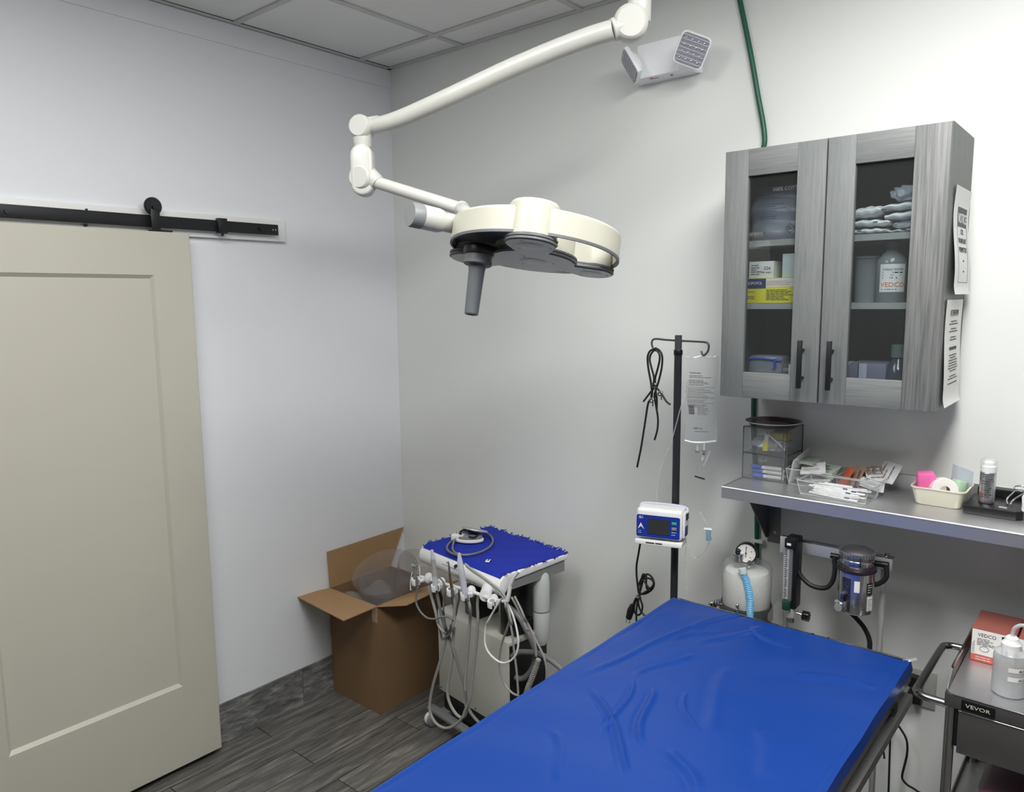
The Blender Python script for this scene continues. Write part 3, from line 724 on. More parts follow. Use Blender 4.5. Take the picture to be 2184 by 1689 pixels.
# right door bottom
def f_(mb):
    mb.bb((2.176,-0.2445,1.510),(2.196,-0.244,1.604),mat('lilac band',srgb(170,172,190),0.5,noise=0.02)); mb.bb((2.173,-0.2446,1.510),(2.1755,-0.244,1.604),ink)
qbox('box_file',(2.150,-0.244,1.509),(2.245,-0.12,1.605),mat('slate box',srgb(104,106,124),0.5,noise=0.05),'slate box with white spine in the bottom right of cabinet','box',{'fn':f_})
qbox('carton',(2.118,-0.240,1.509),(2.147,-0.12,1.600),lab_w,'slim white carton left of the slate box','carton')
fb = thing('spray_bottle','dark bottle with green cap behind right glass, bottom compartment','bottle',(2.268,-0.215,1.509))
obj('body', MB().lathe([(0,0),(0.034,0),(0.036,0.005),(0.036,0.06),(0.030,0.085),(0.018,0.106),(0.015,0.112)],mat('dark bottle glass',srgb(58,62,74),0.08,noise=0.05),Matrix.Translation((2.268,-0.215,1.509)),30,caps=False),fb)
obj('cap', MB().lathe([(0.016,0.112),(0.020,0.114),(0.019,0.148),(0,0.149)],mat('grey green cap',srgb(86,102,98),0.4,noise=0.04),Matrix.Translation((2.268,-0.215,1.509)),24,caps=False),fb)

# ============================================================ STEEL WALL SHELF
SHZ = 1.212; SX0 = 1.810
shf = thing('steel_shelf','stainless steel wall shelf with raised back edge below the grey cabinet','shelf',(2.6,0,1.0))
m = MB(); m.bb((SX0,-0.299,SHZ-0.002),(3.55,0,SHZ),steel); m.bb((SX0,-0.300,SHZ-0.036),(3.55,-0.2975,SHZ+0.0005),steel)
m.bb((SX0,-0.2975,SHZ-0.036),(SX0+0.0025,0,SHZ),steel); m.bb((SX0,-0.0025,SHZ),(3.55,-0.0005,SHZ+0.044),steel)
m.tube([(SX0,-0.2995,SHZ-0.0012),(3.55,-0.2995,SHZ-0.0012)],0.0022,edge_hi,seg=8,smooth=False)
obj('deck', m, shf)
for x_ in (1.845,2.62,3.4):
    m = MB(); m.add([(x_,-0.235,SHZ-0.004),(x_,-0.002,SHZ-0.004),(x_,-0.002,0.985),(x_,-0.020,0.985),(x_+0.003,-0.235,SHZ-0.004),(x_+0.003,-0.002,SHZ-0.004),(x_+0.003,-0.002,0.985),(x_+0.003,-0.020,0.985)],
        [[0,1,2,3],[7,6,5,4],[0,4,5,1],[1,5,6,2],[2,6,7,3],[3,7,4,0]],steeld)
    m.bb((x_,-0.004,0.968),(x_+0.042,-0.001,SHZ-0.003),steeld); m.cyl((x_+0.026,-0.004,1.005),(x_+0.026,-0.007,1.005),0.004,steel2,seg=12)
    obj('bracket', m, shf)

# --- organiser of two clear drawers
OX0, OX1, OY0, OY1, OZ, OH = 1.812, 1.952, -0.150, -0.012, SHZ+0.0005, 0.083
def organiser(z, label):
    t = thing('acrylic_drawer', label, 'drawer box', ((OX0+OX1)/2,(OY0+OY1)/2,z))
    m = MB(); e=0.002
    m.bb((OX0,OY0,z),(OX0+e,OY1,z+OH),clr); m.bb((OX1-e,OY0,z),(OX1,OY1,z+OH),clr); m.bb((OX0+e,OY1-e,z),(OX1-e,OY1,z+OH),clr)
    m.bb((OX0+e,OY0,z),(OX1-e,OY1-e,z+e),clr); m.bb((OX0+e,OY0,z+OH-e),(OX1-e,OY1-e,z+OH),clr); obj('case', m, t)
    m = MB(); ed = mat('dark acrylic edge', srgb(84,86,88), 0.15, noise=0.05); r=0.0019
    for a,b in (((OX0,OY0,z),(OX1,OY0,z)),((OX0,OY0,z+OH),(OX1,OY0,z+OH)),((OX1,OY0,z),(OX1,OY1,z)),((OX1,OY0,z+OH),(OX1,OY1,z+OH)),((OX1,OY0,z),(OX1,OY0,z+OH)),((OX0,OY0,z),(OX0,OY0,z+OH)),((OX1,OY1,z),(OX1,OY1,z+OH)),((OX1-0.012,OY0,z),(OX1-0.012,OY0,z+OH))):
        m.tube([a,b],r,ed,seg=6,smooth=False)
    obj('edge_trim', m, t)
    m = MB(); m.bb((OX0+0.004,OY0-0.003,z+0.003),(OX1-0.004,OY0-0.001,z+OH-0.003),clr)
    m.tube([(1.872,OY0-0.003,z+0.070),(1.872,OY0-0.016,z+0.066),(1.892,OY0-0.016,z+0.066),(1.892,OY0-0.003,z+0.070)],0.003,clr,seg=8)
    obj('drawer_front', m, t)
organiser(OZ,'lower clear acrylic drawer on the shelf holding blue capped syringes')
organiser(OZ+OH+0.001,'upper clear acrylic drawer on the shelf holding yellow and white items')
blu = mat('blue plastic cap', srgb(30,80,190), 0.35, noise=0.05)
for k,(x_,y_,z_) in enumerate(((1.842,-0.138,0.006),(1.838,-0.132,0.020),(1.836,-0.136,0.034),(1.846,-0.110,0.006),(1.832,-0.10,0.020))):
    a = Vector((x_,y_,OZ+z_+0.004)); 
    m = MB().cyl(a,a+Vector((0.034,0.002,0)),0.0064,blu,seg=12).cyl(a+Vector((0.034,0.002,0)),a+Vector((0.044,0.0025,0)),0.0055,lab_w,seg=12).cyl(a+Vector((0.044,0.0025,0)),a+Vector((0.098,0.005,0)),0.006,milky,seg=12)
    single('syringe', m, tuple(a), 'blue capped syringe in the lower acrylic drawer, '+('front of bottom layer','front of middle layer','topmost of the stack','rear of bottom layer','rear of middle layer')[k], 'syringe','blue capped syringes in the lower drawer')
m = MB().cyl((1.880,-0.138,OZ+OH+0.010),(1.881,-0.135,OZ+OH+0.040),0.009,yel,seg=14).cyl((1.881,-0.135,OZ+OH+0.040),(1.882,-0.132,OZ+OH+0.062),0.007,lab_w,seg=14)
single('vial', m, (1.880,-0.138,OZ+OH+0.010), 'small yellow vial standing upright in the upper acrylic drawer','vial')
m = MB().box((1.912,-0.095,OZ+OH+0.056),(0.060,0.05,0.026),mat('olive yellow packet',srgb(176,160,34),0.5,noise=0.1,nscale=20),bev=0.008)
m.tube([(1.886,-0.13,OZ+OH+0.060),(1.915,-0.132,OZ+OH+0.040),(1.94,-0.132,OZ+OH+0.018)],0.0028,lab_w,seg=8)
single('yellow_packet', m,(1.912,-0.095,OZ+OH+0.04),'olive yellow packet at the back of upper acrylic drawer','packet')
crumple('cotton_pile',(1.882,-0.085,OZ+OH+0.028),(0.052,0.05,0.022),'heap of small clear wrapped items in upper acrylic drawer','packets',MATS['crinkled film'],9)['kind']='stuff'
m = MB().lathe([(0,0),(0.072,0.001),(0.083,0.010),(0.085,0.012),(0.083,0.013),(0.072,0.004),(0,0.003)],clear('plum dish',(0.62,0.52,0.54,1),0.35,0.06,(0.20,0.15,0.17,1)),Matrix.Translation((1.880,-0.082,OZ+2*OH+0.004)),44,caps=False)
m.lathe([(0.080,0.009),(0.085,0.0125),(0.086,0.0125),(0.082,0.0085)],milky,Matrix.Translation((1.880,-0.082,OZ+2*OH+0.004)),44,caps=False)
single('plum_dish', m,(1.880,-0.082,OZ+2*OH+0.004),'shallow round plum coloured dish on top of the acrylic drawers','dish')
m = MB().grid(lambda u,v:(1.962+0.012*v+0.006*u,-0.150+0.125*u,OZ+0.001+0.098*v*(0.75+0.25*u)),6,6,lab_w,None,0.0015)
m.grid(lambda u,v:(1.967+0.014*v+0.006*u,-0.145+0.122*u,OZ+0.001+0.085*v),4,4,film,None,0.0006)
single('white_envelope', m,(1.966,-0.09,OZ),'white paper pouches leaning against the right side of the acrylic drawers','pouch')

# --- two clear trays of packets
def tray(x0,x1,y0,y1,h,rz,c,label):
    t = thing('clear_tray', label, 'tray', (c[0],c[1],OZ), rz)
    Mt = Matrix.Translation((c[0],c[1],OZ)) @ Matrix.Rotation(rz,4,'Z')
    m = MB(Mt); e=0.0018; s_=0.008
    rr=[(x0+s_,y0+s_),(x1-s_,y0+s_),(x1-s_,y1-s_),(x0+s_,y1-s_)]; RR_=[(x0,y0),(x1,y0),(x1,y1),(x0,y1)]
    m.bb((x0+s_,y0+s_,0),(x1-s_,y1-s_,e),clr)
    A=[(p[0],p[1],e) for p in rr]; B=[(p[0],p[1],h) for p in RR_]
    m.add(A+B,[[i,(i+1)%4,4+(i+1)%4,4+i] for i in range(4)],clr)
    
    for p in range(4): m.tube([A[p],B[p]],0.0011,rimc,seg=6,smooth=False)
    m.tube(A,0.0011,rimc,seg=6,closed=True,smooth=False); obj('basin', m, t)
    m = MB(Mt).tube([(x0,y0,h),(x1,y0,h),(x1,y1,h),(x0,y1,h)],0.0018,rimc,seg=6,closed=True,smooth=False); obj('rim', m, t)
    return Mt
T1 = tray(-0.099,0.099,-0.054,0.050,0.042,math.radians(-3),(2.124,-0.205),'front clear tray on the shelf full of packaged syringes')
T2 = tray(-0.068,0.068,-0.075,0.055,0.050,math.radians(2),(2.020,-0.082),'clear tray beside the drawers piled with green striped gauze packets')
T3 = tray(-0.062,0.062,-0.07,0.062,0.045,math.radians(-3),(2.166,-0.084),'clear tray at the back holding brown cards and white packets')
navyb = mat('navy syringe tip', srgb(40,44,92), 0.4, noise=0.05)
R_ = random.Random(11)
for k in range(12):
    a = R_.uniform(-0.22,0.12); x_=R_.uniform(-0.02,0.02); y_=-0.036+0.0062*k; z_=0.005+0.0035*(k%5)+ (0.006 if k>6 else 0)
    Mk = T1 @ TR((x_,y_,z_),a,0,0)
    m = MB(Mk); m.box((0,0,0),(0.135,0.013,0.0035),pouch_w,bev=0.0012); m.tube([(-0.05,0,0.0026),(0.03,0,0.0026)],0.003,milky,seg=8,smooth=False); m.tube([(0.03,0,0.0026),(0.042,0,0.0026)],0.0032,navyb,seg=8,smooth=False)
    m.lines(Mk@Matrix.Translation((0,0,0.0058)),-0.06,-0.02,[-0.001],0.001,ink,k) if False else None
    p=(T1@Vector((x_,y_,z_)))
    single('wrapped_syringe', m, tuple(p), 'slim wrapped syringe with navy tip in front tray, '+('frontmost','second from front','third from front','fourth from front','fifth from front','sixth from front','sixth from back','fifth from back','fourth from back','third from back','second from back','rearmost')[k],'syringe','wrapped syringes in the front tray')
gz = mat('green printed gauze wrap', srgb(176,186,172), 0.5, noise=0.35, nscale=90, bump=0.4, bscale=40)
def packet(T_, x_,y_,z_,sx,sy,rz,rx,ry,m_,label,cat,group,marks=None,seed=0):
    Mk = T_ @ TR((x_,y_,z_),rz,rx,ry); RR=random.Random(seed); ph=RR.uniform(0,6)
    m = MB(Mk)
    m.grid(lambda u,v:((u-.5)*sx,(v-.5)*sy,0.004*math.sin(3*u+ph)*math.sin(4*v+ph)),10,8,m_,None,0.0025)
    if marks: m.lines(Matrix.Translation((0,0,0.0048)),-sx*.35,sx*.35,[sy*q for q in (.25,.05,-.2)],0.0022,marks,seed)
    single('packet' if cat=='packet' else cat.replace(' ','_'), m, tuple(T_@Vector((x_,y_,z_-0.004))), label, cat, group)
G1='gauze packets piled in the tray by the drawers'
for k,(x_,y_,z_,rz,rx,ry) in enumerate(((-0.03,0.0,0.012,0.1,0.1,0.1),(0.02,-0.02,0.020,-0.3,0.2,-0.1),(-0.015,0.01,0.034,0.4,0.3,0.15),(0.03,0.0,0.044,-0.2,0.5,0.1),(0.0,-0.03,0.050,0.2,0.35,-0.2),(-0.025,0.005,0.066,0.2,0.25,0.05))):
    packet(T2,x_,y_,z_,0.072,0.06,rz,rx,ry,gz if k%3!=1 else pouch_w,('lowest green gauze packet','plain white packet low','third green gauze packet from bottom','fourth green gauze packet from bottom','plain white packet high','topmost green gauze packet')[k]+' in the tray beside acrylic drawers','packet',G1,inkg,k)
brn = mat('brown suture card', srgb(160,134,116), 0.6, noise=0.12, nscale=50)
rdo = mat('rust red card', srgb(196,92,62), 0.6, noise=0.08)
for k in range(6):
    packet(T3,-0.046+0.013*k,-0.030+0.009*k,0.036+0.003*(k%3),0.042,0.062,-0.75+0.06*k,PI/2-0.35,0.12-0.05*k,rdo if k==0 else brn, 'rust red suture card at the front of the brown cards' if k==0 else ('','first','second','third','fourth','fifth')[k]+' brown suture card behind the rust red card in back tray','packet',None if k==0 else 'brown cards in the back tray',None,k)
for k,(x_,y_,z_,rz,rx,ry) in enumerate(((0.03,-0.035,0.030,0.3,0.3,0.2),(0.035,0.0,0.050,0.5,0.75,-0.1),(0.058,0.015,0.060,1.2,0.2,-0.9))):
    packet(T3,x_,y_,z_,0.066,0.055,rz,rx,ry,pouch_w,['white packet lying flat at the front of the back tray','white packet leaning on brown cards in back tray','white packet standing upright at right end of back tray'][k],'packet',None,inkg,k+20)

# --- beige tub
bg = mat('beige plastic tub', srgb(212,208,190), 0.4, noise=0.02)
tub = thing('beige_tub','rectangular beige plastic tub on shelf right of the clear trays','tub',(2.377,-0.098,OZ))
def rrect(hx_,hy_,r_,n=6):
    o=[]
    for sx,sy,a0 in ((1,1,0),(-1,1,PI/2),(-1,-1,PI),(1,-1,3*PI/2)):
        for k in range(n+1):
            a=a0+PI/2*k/n; o.append((sx*(hx_-r_)+r_*math.cos(a), sy*(hy_-r_)+r_*math.sin(a)))
    return o
def loft(m, rings, mt, M=None, cap0=True, cap1=False):
    n=len(rings[0][0]); vs=[]; fs=[]
    for o,z in rings: vs += [(x,y,z) for x,y in o]
    for j in range(len(rings)-1):
        for i in range(n): fs.append([j*n+i,j*n+(i+1)%n,(j+1)*n+(i+1)%n,(j+1)*n+i])
    if cap0: fs.append(list(range(n))[::-1])
    if cap1: fs.append([(len(rings)-1)*n+i for i in range(n)])
    m.add(vs,fs,mt,M)
TM = Matrix.Translation((2.371,-0.102,OZ))
m = MB(TM); loft(m,[(rrect(0.053,0.052,0.016),0),(rrect(0.056,0.055,0.016),0.003),(rrect(0.066,0.066,0.018),0.048),(rrect(0.069,0.069,0.018),0.048),(rrect(0.069,0.069,0.018),0.051),(rrect(0.0645,0.0645,0.018),0.051),(rrect(0.054,0.053,0.016),0.005)],bg,None,True,True)
obj('basin', m, tub)
pink = mat('hot pink wrap', srgb(255,120,185), 0.6, noise=0.05, nscale=60, bump=0.4, bscale=200)
m = MB(TM@TR((-0.038,-0.014,0.048),0.35,0.15,-0.08)); m.box((0,0,0.004),(0.044,0.040,0.066),pink,bev=0.007)
m.grid(lambda u,v:(-0.02+0.042*u,-0.0212-0.001*math.sin(9*u),-0.02+0.056*v),6,6,pink)
single('pink_bandage', m, (2.341,-0.114,OZ+0.006),'hot pink cohesive bandage at left end of the beige tub','bandage')
m = MB(axisM((0,0,0),(0,0,1))); 
Mk = TM@TR((0.008,-0.026,0.042),0.45,PI/2-0.1,0)
m = MB(Mk); m.lathe([(0.013,-0.016),(0.033,-0.016),(0.034,-0.015),(0.034,0.015),(0.033,0.016),(0.013,0.016),(0.013,-0.016)],mat('white tape',srgb(232,228,226),0.5,noise=0.02),None,36,caps=False)
m.lathe([(0.0125,-0.015),(0.0128,-0.015),(0.0128,0.015),(0.0125,0.015),(0.0125,-0.015)],mgrey,None,30,caps=False)
single('tape_roll', m, (2.383,-0.13,OZ+0.006),'roll of white medical tape in the middle of the beige tub','tape roll')
m = MB(TM@TR((0.042,0.006,0.042),-0.3,0.1,0.1)); m.cyl((0,-0.02,-0.025),(0,0.0,0.028),0.020,mat('green printed roll',srgb(150,178,154),0.5,noise=0.5,nscale=90),seg=24,bev=0.003)
m.grid(lambda u,v:(-0.035+0.055*u,0.018-0.004*math.sin(5*u),0.0+0.062*v-0.01*u*u*v),8,8,MATS['crinkled film'],None,0.0008)
single('wrapped_roll', m, (2.417,-0.10,OZ+0.006),'clear wrapped gauze roll with green print at right of beige tub','roll')
# --- black scale and can
sb = thing('black_scale','flat black plastic device with sloping front edge on shelf','scale',(2.505,-0.105,OZ))
m = MB(Matrix.Translation((2.503,-0.105,OZ))); o=[(-0.066,-0.078),(0.052,-0.078),(0.066,-0.066),(0.066,0.075),(-0.058,0.075),(-0.066,0.066)]
m.prism([(x*1.0,y) for x,y in o],0.0,0.024,blk,None,bev=0.004)
m.lines(Matrix.Translation((0,0,0.0242)),-0.05,-0.02,[-0.06],0.002,inkg,1)
m.cyl((0.030,-0.06,0.0238),(0.012,-0.06,0.0248),0.004,mgrey,seg=14); obj('body', m, sb)
obj('riser', MB(Matrix.Translation((2.503,-0.105,OZ))).bb((-0.055,0.064,0.024),(0.062,0.074,0.045),blk,bev=0.002), sb)
can = thing('spray_can','silver aerosol can with white cap standing on the black device','spray can',(2.487,-0.125,OZ+0.0245))
CM=Matrix.Translation((2.482,-0.130,OZ+0.0245))@Matrix.Diagonal((0.97,0.97,0.88,1))
silv = mat('printed silver can', (0.42,0.42,0.44,1), 0.25, metal=0.9, noise=0.3, nscale=240, stretch=(1,1,3))
obj('body', MB().lathe([(0,0),(0.018,0),(0.0195,0.002),(0.0195,0.092),(0.018,0.095)],silv,CM,36,caps=False), can)
m=MB(); 
m.lines(Matrix.Identity(4),-0.02,0.012,[0.018+0.006*k for k in range(11)],0.0018,ink,31); m.lines(Matrix.Identity(4),-0.024,-0.010,[0.012,0.020,0.028],0.0022,MATS['red ink'],3)
g_=onc((2.482,-0.130),0.0191,OZ+0.0245,0.4); m.v=[g_(v*1.0) for v in m.v]; obj('print', m, can)
obj('cap', MB().lathe([(0.0165,0.095),(0.0185,0.096),(0.0180,0.112),(0.0140,0.116),(0.0135,0.124),(0.008,0.129),(0,0.129)],white,CM,32,caps=False), can)
m = MB(CM); m.lathe([(0.019,0.093),(0.0205,0.094),(0.020,0.132),(0.014,0.139),(0,0.141)],film,None,32,caps=False); obj('dust_cover', m, can)
sc_ = MB()
for cx_,cy_ in ((2.548,-0.065),(2.575,-0.075)): sc_.tube([(cx_+0.013*math.cos(a),cy_+0.008*math.sin(a),OZ+0.060+0.006*math.sin(a)) for a in [2*PI*k/16 for k in range(16)]],0.0022,chrome,seg=8,closed=True)
sc_.tube([(2.540,-0.075,OZ+0.055),(2.525,-0.10,OZ+0.036),(2.53,-0.13,OZ+0.0275)],0.002,chrome,seg=8); sc_.tube([(2.563,-0.08,OZ+0.055),(2.54,-0.10,OZ+0.036),(2.535,-0.13,OZ+0.0275)],0.002,chrome,seg=8)
single('scissors', sc_, (2.54,-0.10,OZ+0.026),'small steel scissors resting behind the spray can','scissors')
crumple('crumpled_pack',(2.600,-0.150,OZ+0.048),(0.034,0.035,0.040),'crumpled white and silver pack at the right edge of picture','packet',mat('white printed film',srgb(210,212,212),0.35,noise=0.4,nscale=60,bump=0.8,bscale=40),14)

# ============================================================ IV POLE AND WHAT HANGS ON IT
PX_, PYy = 1.613, -0.22
pole = thing('iv_pole','tall grey IV pole with two hooks standing behind the surgery table','iv pole',(PX_,PYy,0))
pg = mat('grey painted steel', srgb(76,78,80), 0.35, noise=0.05, metal=0.3)
m = MB().cyl((PX_,PYy,0.06),(PX_,PYy,1.62),0.0125,mat('dark grey painted steel', srgb(48,52,55), 0.35, noise=0.05, metal=0.3),seg=20); obj('pole', m, pole)
m = MB().cyl((PX_,PYy,1.60),(PX_,PYy,1.668),0.0115,pg,seg=20); obj('upper_tube', m, pole)
m = MB().cyl((PX_,PYy,1.603),(PX_,PYy,1.621),0.0145,blk,seg=20,bev=0.002); obj('collar', m, pole)
h1 = [(1.6051, -0.22, 1.6504), (1.5647, -0.22, 1.6518), (1.5317, -0.22, 1.6539), (1.5193, -0.22, 1.6499), (1.5153, -0.22, 1.6387), (1.5197, -0.22, 1.624), (1.5282, -0.22, 1.6151), (1.5364, -0.22, 1.6209)]
h2 = [(1.621, -0.22, 1.6501), (1.6641, -0.22, 1.6491), (1.7063, -0.22, 1.6478), (1.717, -0.22, 1.6429), (1.7192, -0.22, 1.6306), (1.7147, -0.22, 1.6164), (1.7016, -0.22, 1.606), (1.6937, -0.22, 1.6192)]
for hh in (h1,h2): obj('hook', MB().tube(hh,0.0033,pg,seg=12), pole)
for k in range(5):
    a=2*PI*k/5+0.5; q=Vector((PX_+0.20*math.cos(a),PYy+0.20*math.sin(a),0.055))
    if q.y > -0.03: q.y = -0.045
    m=MB().tube([(PX_,PYy,0.09),tuple(q)],0.011,pg,seg=10,smooth=False); o=obj('leg', m, pole)
    obj('caster', MB().cyl((q.x-0.009,q.y,0.0255),(q.x+0.009,q.y,0.0255),0.025,blk,seg=20,bev=0.003).cyl((q.x,q.y,0.030),(q.x,q.y,0.06),0.006,pg,seg=10), o)
# black cord bundle with clamps
Lz = lambda pts: pts
m = MB()
for pts in ([(1.534, -0.232, 1.6222), (1.5162, -0.232, 1.6135), (1.5073, -0.232, 1.5928), (1.5108, -0.232, 1.5539), (1.5206, -0.232, 1.5097), (1.5255, -0.232, 1.4652), (1.5116, -0.232, 1.4378), (1.5025, -0.232, 1.3841), (1.4927, -0.232, 1.3221), (1.4847, -0.232, 1.2751), (1.4715, -0.232, 1.2134)],
            [(1.5317, -0.225, 1.624), (1.5496, -0.225, 1.6143), (1.5582, -0.225, 1.5944), (1.5559, -0.225, 1.5557), (1.5451, -0.225, 1.5106), (1.5312, -0.225, 1.4649), (1.538, -0.225, 1.4279), (1.5454, -0.225, 1.3872), (1.5435, -0.225, 1.3493), (1.5335, -0.225, 1.3142)],
            [(1.5349, -0.238, 1.6182), (1.5227, -0.238, 1.603), (1.5188, -0.238, 1.5844), (1.5258, -0.238, 1.5588), (1.5355, -0.238, 1.526), (1.5326, -0.238, 1.4999), (1.526, -0.238, 1.4621)],
            [(1.5352, -0.229, 1.6195), (1.5478, -0.229, 1.6071), (1.551, -0.229, 1.5889), (1.5449, -0.229, 1.5591), (1.5354, -0.229, 1.5252), (1.535, -0.229, 1.4992), (1.542, -0.229, 1.4549), (1.5425, -0.229, 1.4213)]): m.tube(pts,0.0034,rub,seg=10)
m.tube([(1.5386, -0.228, 1.4993), (1.518, -0.228, 1.4755), (1.5035, -0.228, 1.4575), (1.4909, -0.228, 1.4414)],0.0032,rub,seg=10); m.tube([(1.5302, -0.228, 1.5025), (1.5577, -0.228, 1.4746), (1.5766, -0.228, 1.4501), (1.5923, -0.228, 1.4395)],0.0032,rub,seg=10)
lead = thing('black_lead','black looped cords with metal clips hanging from left pole hook','cord',(1.5385, -0.23, 1.4083))
obj('cord', m, lead)
for q in ([(1.5355, -0.241, 1.5003), (1.5279, -0.241, 1.4495), (1.5595, -0.241, 1.4742)]):
    q=Vector(q); m = MB().lathe([(0.0035,0),(0.0075,0),(0.0075,0.006),(0.0035,0.006),(0.0035,0)],chrome,axisM(q,(0.5,-0.8,0)),20,caps=False)
    m.box(q+Vector((0.005,0.002,-0.010)),(0.004,0.004,0.020),steel2,bev=0.001).box(q+Vector((0.002,0.003,0.006)),(0.016,0.004,0.006),steel2,bev=0.001)
    obj('clip', m, lead)
# infusion bag
bgc = (1.699, -0.222, 1.4672)
bag = thing('infusion_bag','clear printed infusion bag hanging from the right pole hook','infusion bag',bgc,math.radians(22))
IM = WM[bag]
def bagw(v): return 0.0515*(0.90+0.10*abs(2*v-1)) - (0.006 if 0.2<v<0.8 else 0)*0.0
def bagpt(u,v,s=1):
    w_=bagw(v); x=(2*u-1); th=0.013*(1-x*x)**0.6*max(0.0,math.sin(PI*min(1,max(0,v*0.93+0.02))))**0.5*(1.35-0.6*v)
    return (x*w_+0.002*math.sin(9*v), s*th, -0.140+0.275*v)
m = MB(IM); film2 = clear('infusion bag film',(0.95,0.96,0.96,1),0.10,0.08,(0.86,0.87,0.88,1))
m.grid(lambda u,v:bagpt(u,v,-1),20,28,film2); m.grid(lambda u,v:bagpt(u,v,1),20,28,film2)
obj('bag', m, bag)
m = MB()
def bl_(x0,x1,z,h,seed,full=False): m.lines(Matrix.Identity(4),x0,x1,[z],h,ink if seed%3 else inkg,seed,full=full)
m.text("Vetivex",Matrix.Translation((-0.040,0.080,0.0005)),0.010,ink,wid=0.036)
for k,z in enumerate((0.073,0.068,0.060,0.056,0.052,0.048,0.044)): bl_(-0.040,0.030,z,0.0014,k+1)
for k in range(16): bl_(-0.042,0.042,0.036-0.0042*k,0.0012,k+3, k%4==0)
for k in range(9): m.bb((-0.038,-0.050+0.0034*k,0),(-0.020,-0.050+0.0034*k+0.002,0.0003),ink)
for k in range(6): bl_(-0.010,0.034,-0.030-0.0042*k,0.0012,k+40)
m.text("1000 mL",Matrix.Translation((-0.026,-0.098,0.0005)),0.0085,ink); bl_(-0.02,0.03,-0.106,0.0012,5)

def onbag(v):
    vv=(v.y+0.140)/0.275; u=(v.x/bagw(vv)+1)/2; p=bagpt(min(0.98,max(0.02,u)),vv,-1); return IM@Vector((p[0],p[1]-0.0008-v.z,p[2]))
m.v=[onbag(v) for v in m.v]; obj('print', m, bag)
m = MB(IM); m.tube([(-0.052,0,0.135),(-0.03,-0.004,0.131),(0,0.002,0.137),(0.03,-0.004,0.134),(0.050,0,0.140)],0.0025,film,seg=8); obj('seam', m, bag); m = MB(IM); m.tube([(-0.050,0,-0.139),(-0.02,-0.005,-0.143),(0.02,0.001,-0.141),(0.048,0,-0.136)],0.003,white,seg=8); obj('seam', m, bag); m = MB(IM)
m.grid(lambda u,v:(-0.035+0.075*u,0.0,0.133+0.022*v*(1-(2*u-1)**2*0.4)),8,3,film2); obj('hanging_tab', m, bag)
ist = thing('infusion_set','clear drip chamber and ports hanging below the infusion bag','drip chamber',(1.7027, -0.222, 1.2375))
for q in ([(1.69, -0.225, 1.2953), (1.7132, -0.225, 1.2999)]):
    m=MB().cyl(Vector(q)+Vector((0,0,0.024)),q,0.0035,tubec,seg=12).cyl(Vector(q)+Vector((0,0,0.003)),Vector(q)-Vector((0,0,0.006)),0.0065,mat('grey port cap',srgb(120,124,126),0.4,noise=0.04),seg=14,bev=0.001); obj('port', m, ist)
dc = [Vector(p) for p in [(1.7127, -0.225, 1.2871), (1.6955, -0.225, 1.2243)]]
m=MB().cyl(dc[0],dc[0].lerp(dc[1],0.3),0.004,tubec,seg=12).cyl(dc[0].lerp(dc[1],0.3),dc[0].lerp(dc[1],0.95),0.0075,clr,seg=16,bev=0.001); obj('chamber', m, ist)
m=MB().ball(dc[0],0.0042,navyb,seg=10); obj('valve', m, ist)
p_=[(1.7375, -0.232, 1.3022), (1.7158, -0.232, 1.2504)]; obj('clamp', MB().tube(p_,0.0035,film,seg=8,smooth=False), ist)
p_=[(1.6838, -0.226, 1.2114), (1.7178, -0.226, 1.2068)]; obj('end_stop', MB().tube(p_,0.0028,ink,seg=8,smooth=False), ist)
m = MB()
for pts in ([(1.655, -0.235, 1.522), (1.6517, -0.235, 1.4929), (1.6331, -0.235, 1.4334), (1.6182, -0.235, 1.377), (1.603, -0.235, 1.3235), (1.5795, -0.235, 1.2645), (1.5636, -0.235, 1.2246), (1.5557, -0.235, 1.193), (1.5503, -0.235, 1.1386), (1.5529, -0.235, 1.1044)],
            [(1.7099, -0.235, 1.1001), (1.722, -0.235, 1.0787), (1.7357, -0.235, 1.0535), (1.7426, -0.235, 1.0076), (1.7303, -0.235, 0.9771), (1.7133, -0.235, 0.9538), (1.6958, -0.235, 0.9401), (1.6807, -0.235, 0.9525), (1.6681, -0.235, 0.9783), (1.6634, -0.235, 0.9915)],
            [(1.6616, -0.235, 1.0025), (1.6609, -0.235, 0.9625), (1.6585, -0.235, 0.9363), (1.66, -0.235, 0.9051), (1.6658, -0.235, 0.8719), (1.668, -0.235, 0.8119)]): m.tube(pts,0.0017,tubec,seg=8)
single('infusion_line', m, (1.7244, -0.235, 0.9307), 'thin clear infusion tubing looping around the infusion pump','tubing')
rc=Vector((1.7447, -0.245, 1.0319))
m = MB(Matrix.Translation(rc)@Matrix.Rotation(0.4,4,'Z')); m.box((0,0,-0.002),(0.015,0.010,0.036),mat('pale blue clamp',srgb(120,150,168),0.4,noise=0.04),bev=0.002).box((-0.002,0,0.018),(0.026,0.014,0.006),white,bev=0.002).cyl((0.004,-0.006,-0.014),(0.004,0.006,-0.014),0.006,mat('pale blue clamp',srgb(120,150,168)),seg=12)
single('roller_clamp', m, tuple(rc), 'pale blue roller clamp on clear tubing right of the pump','clamp')
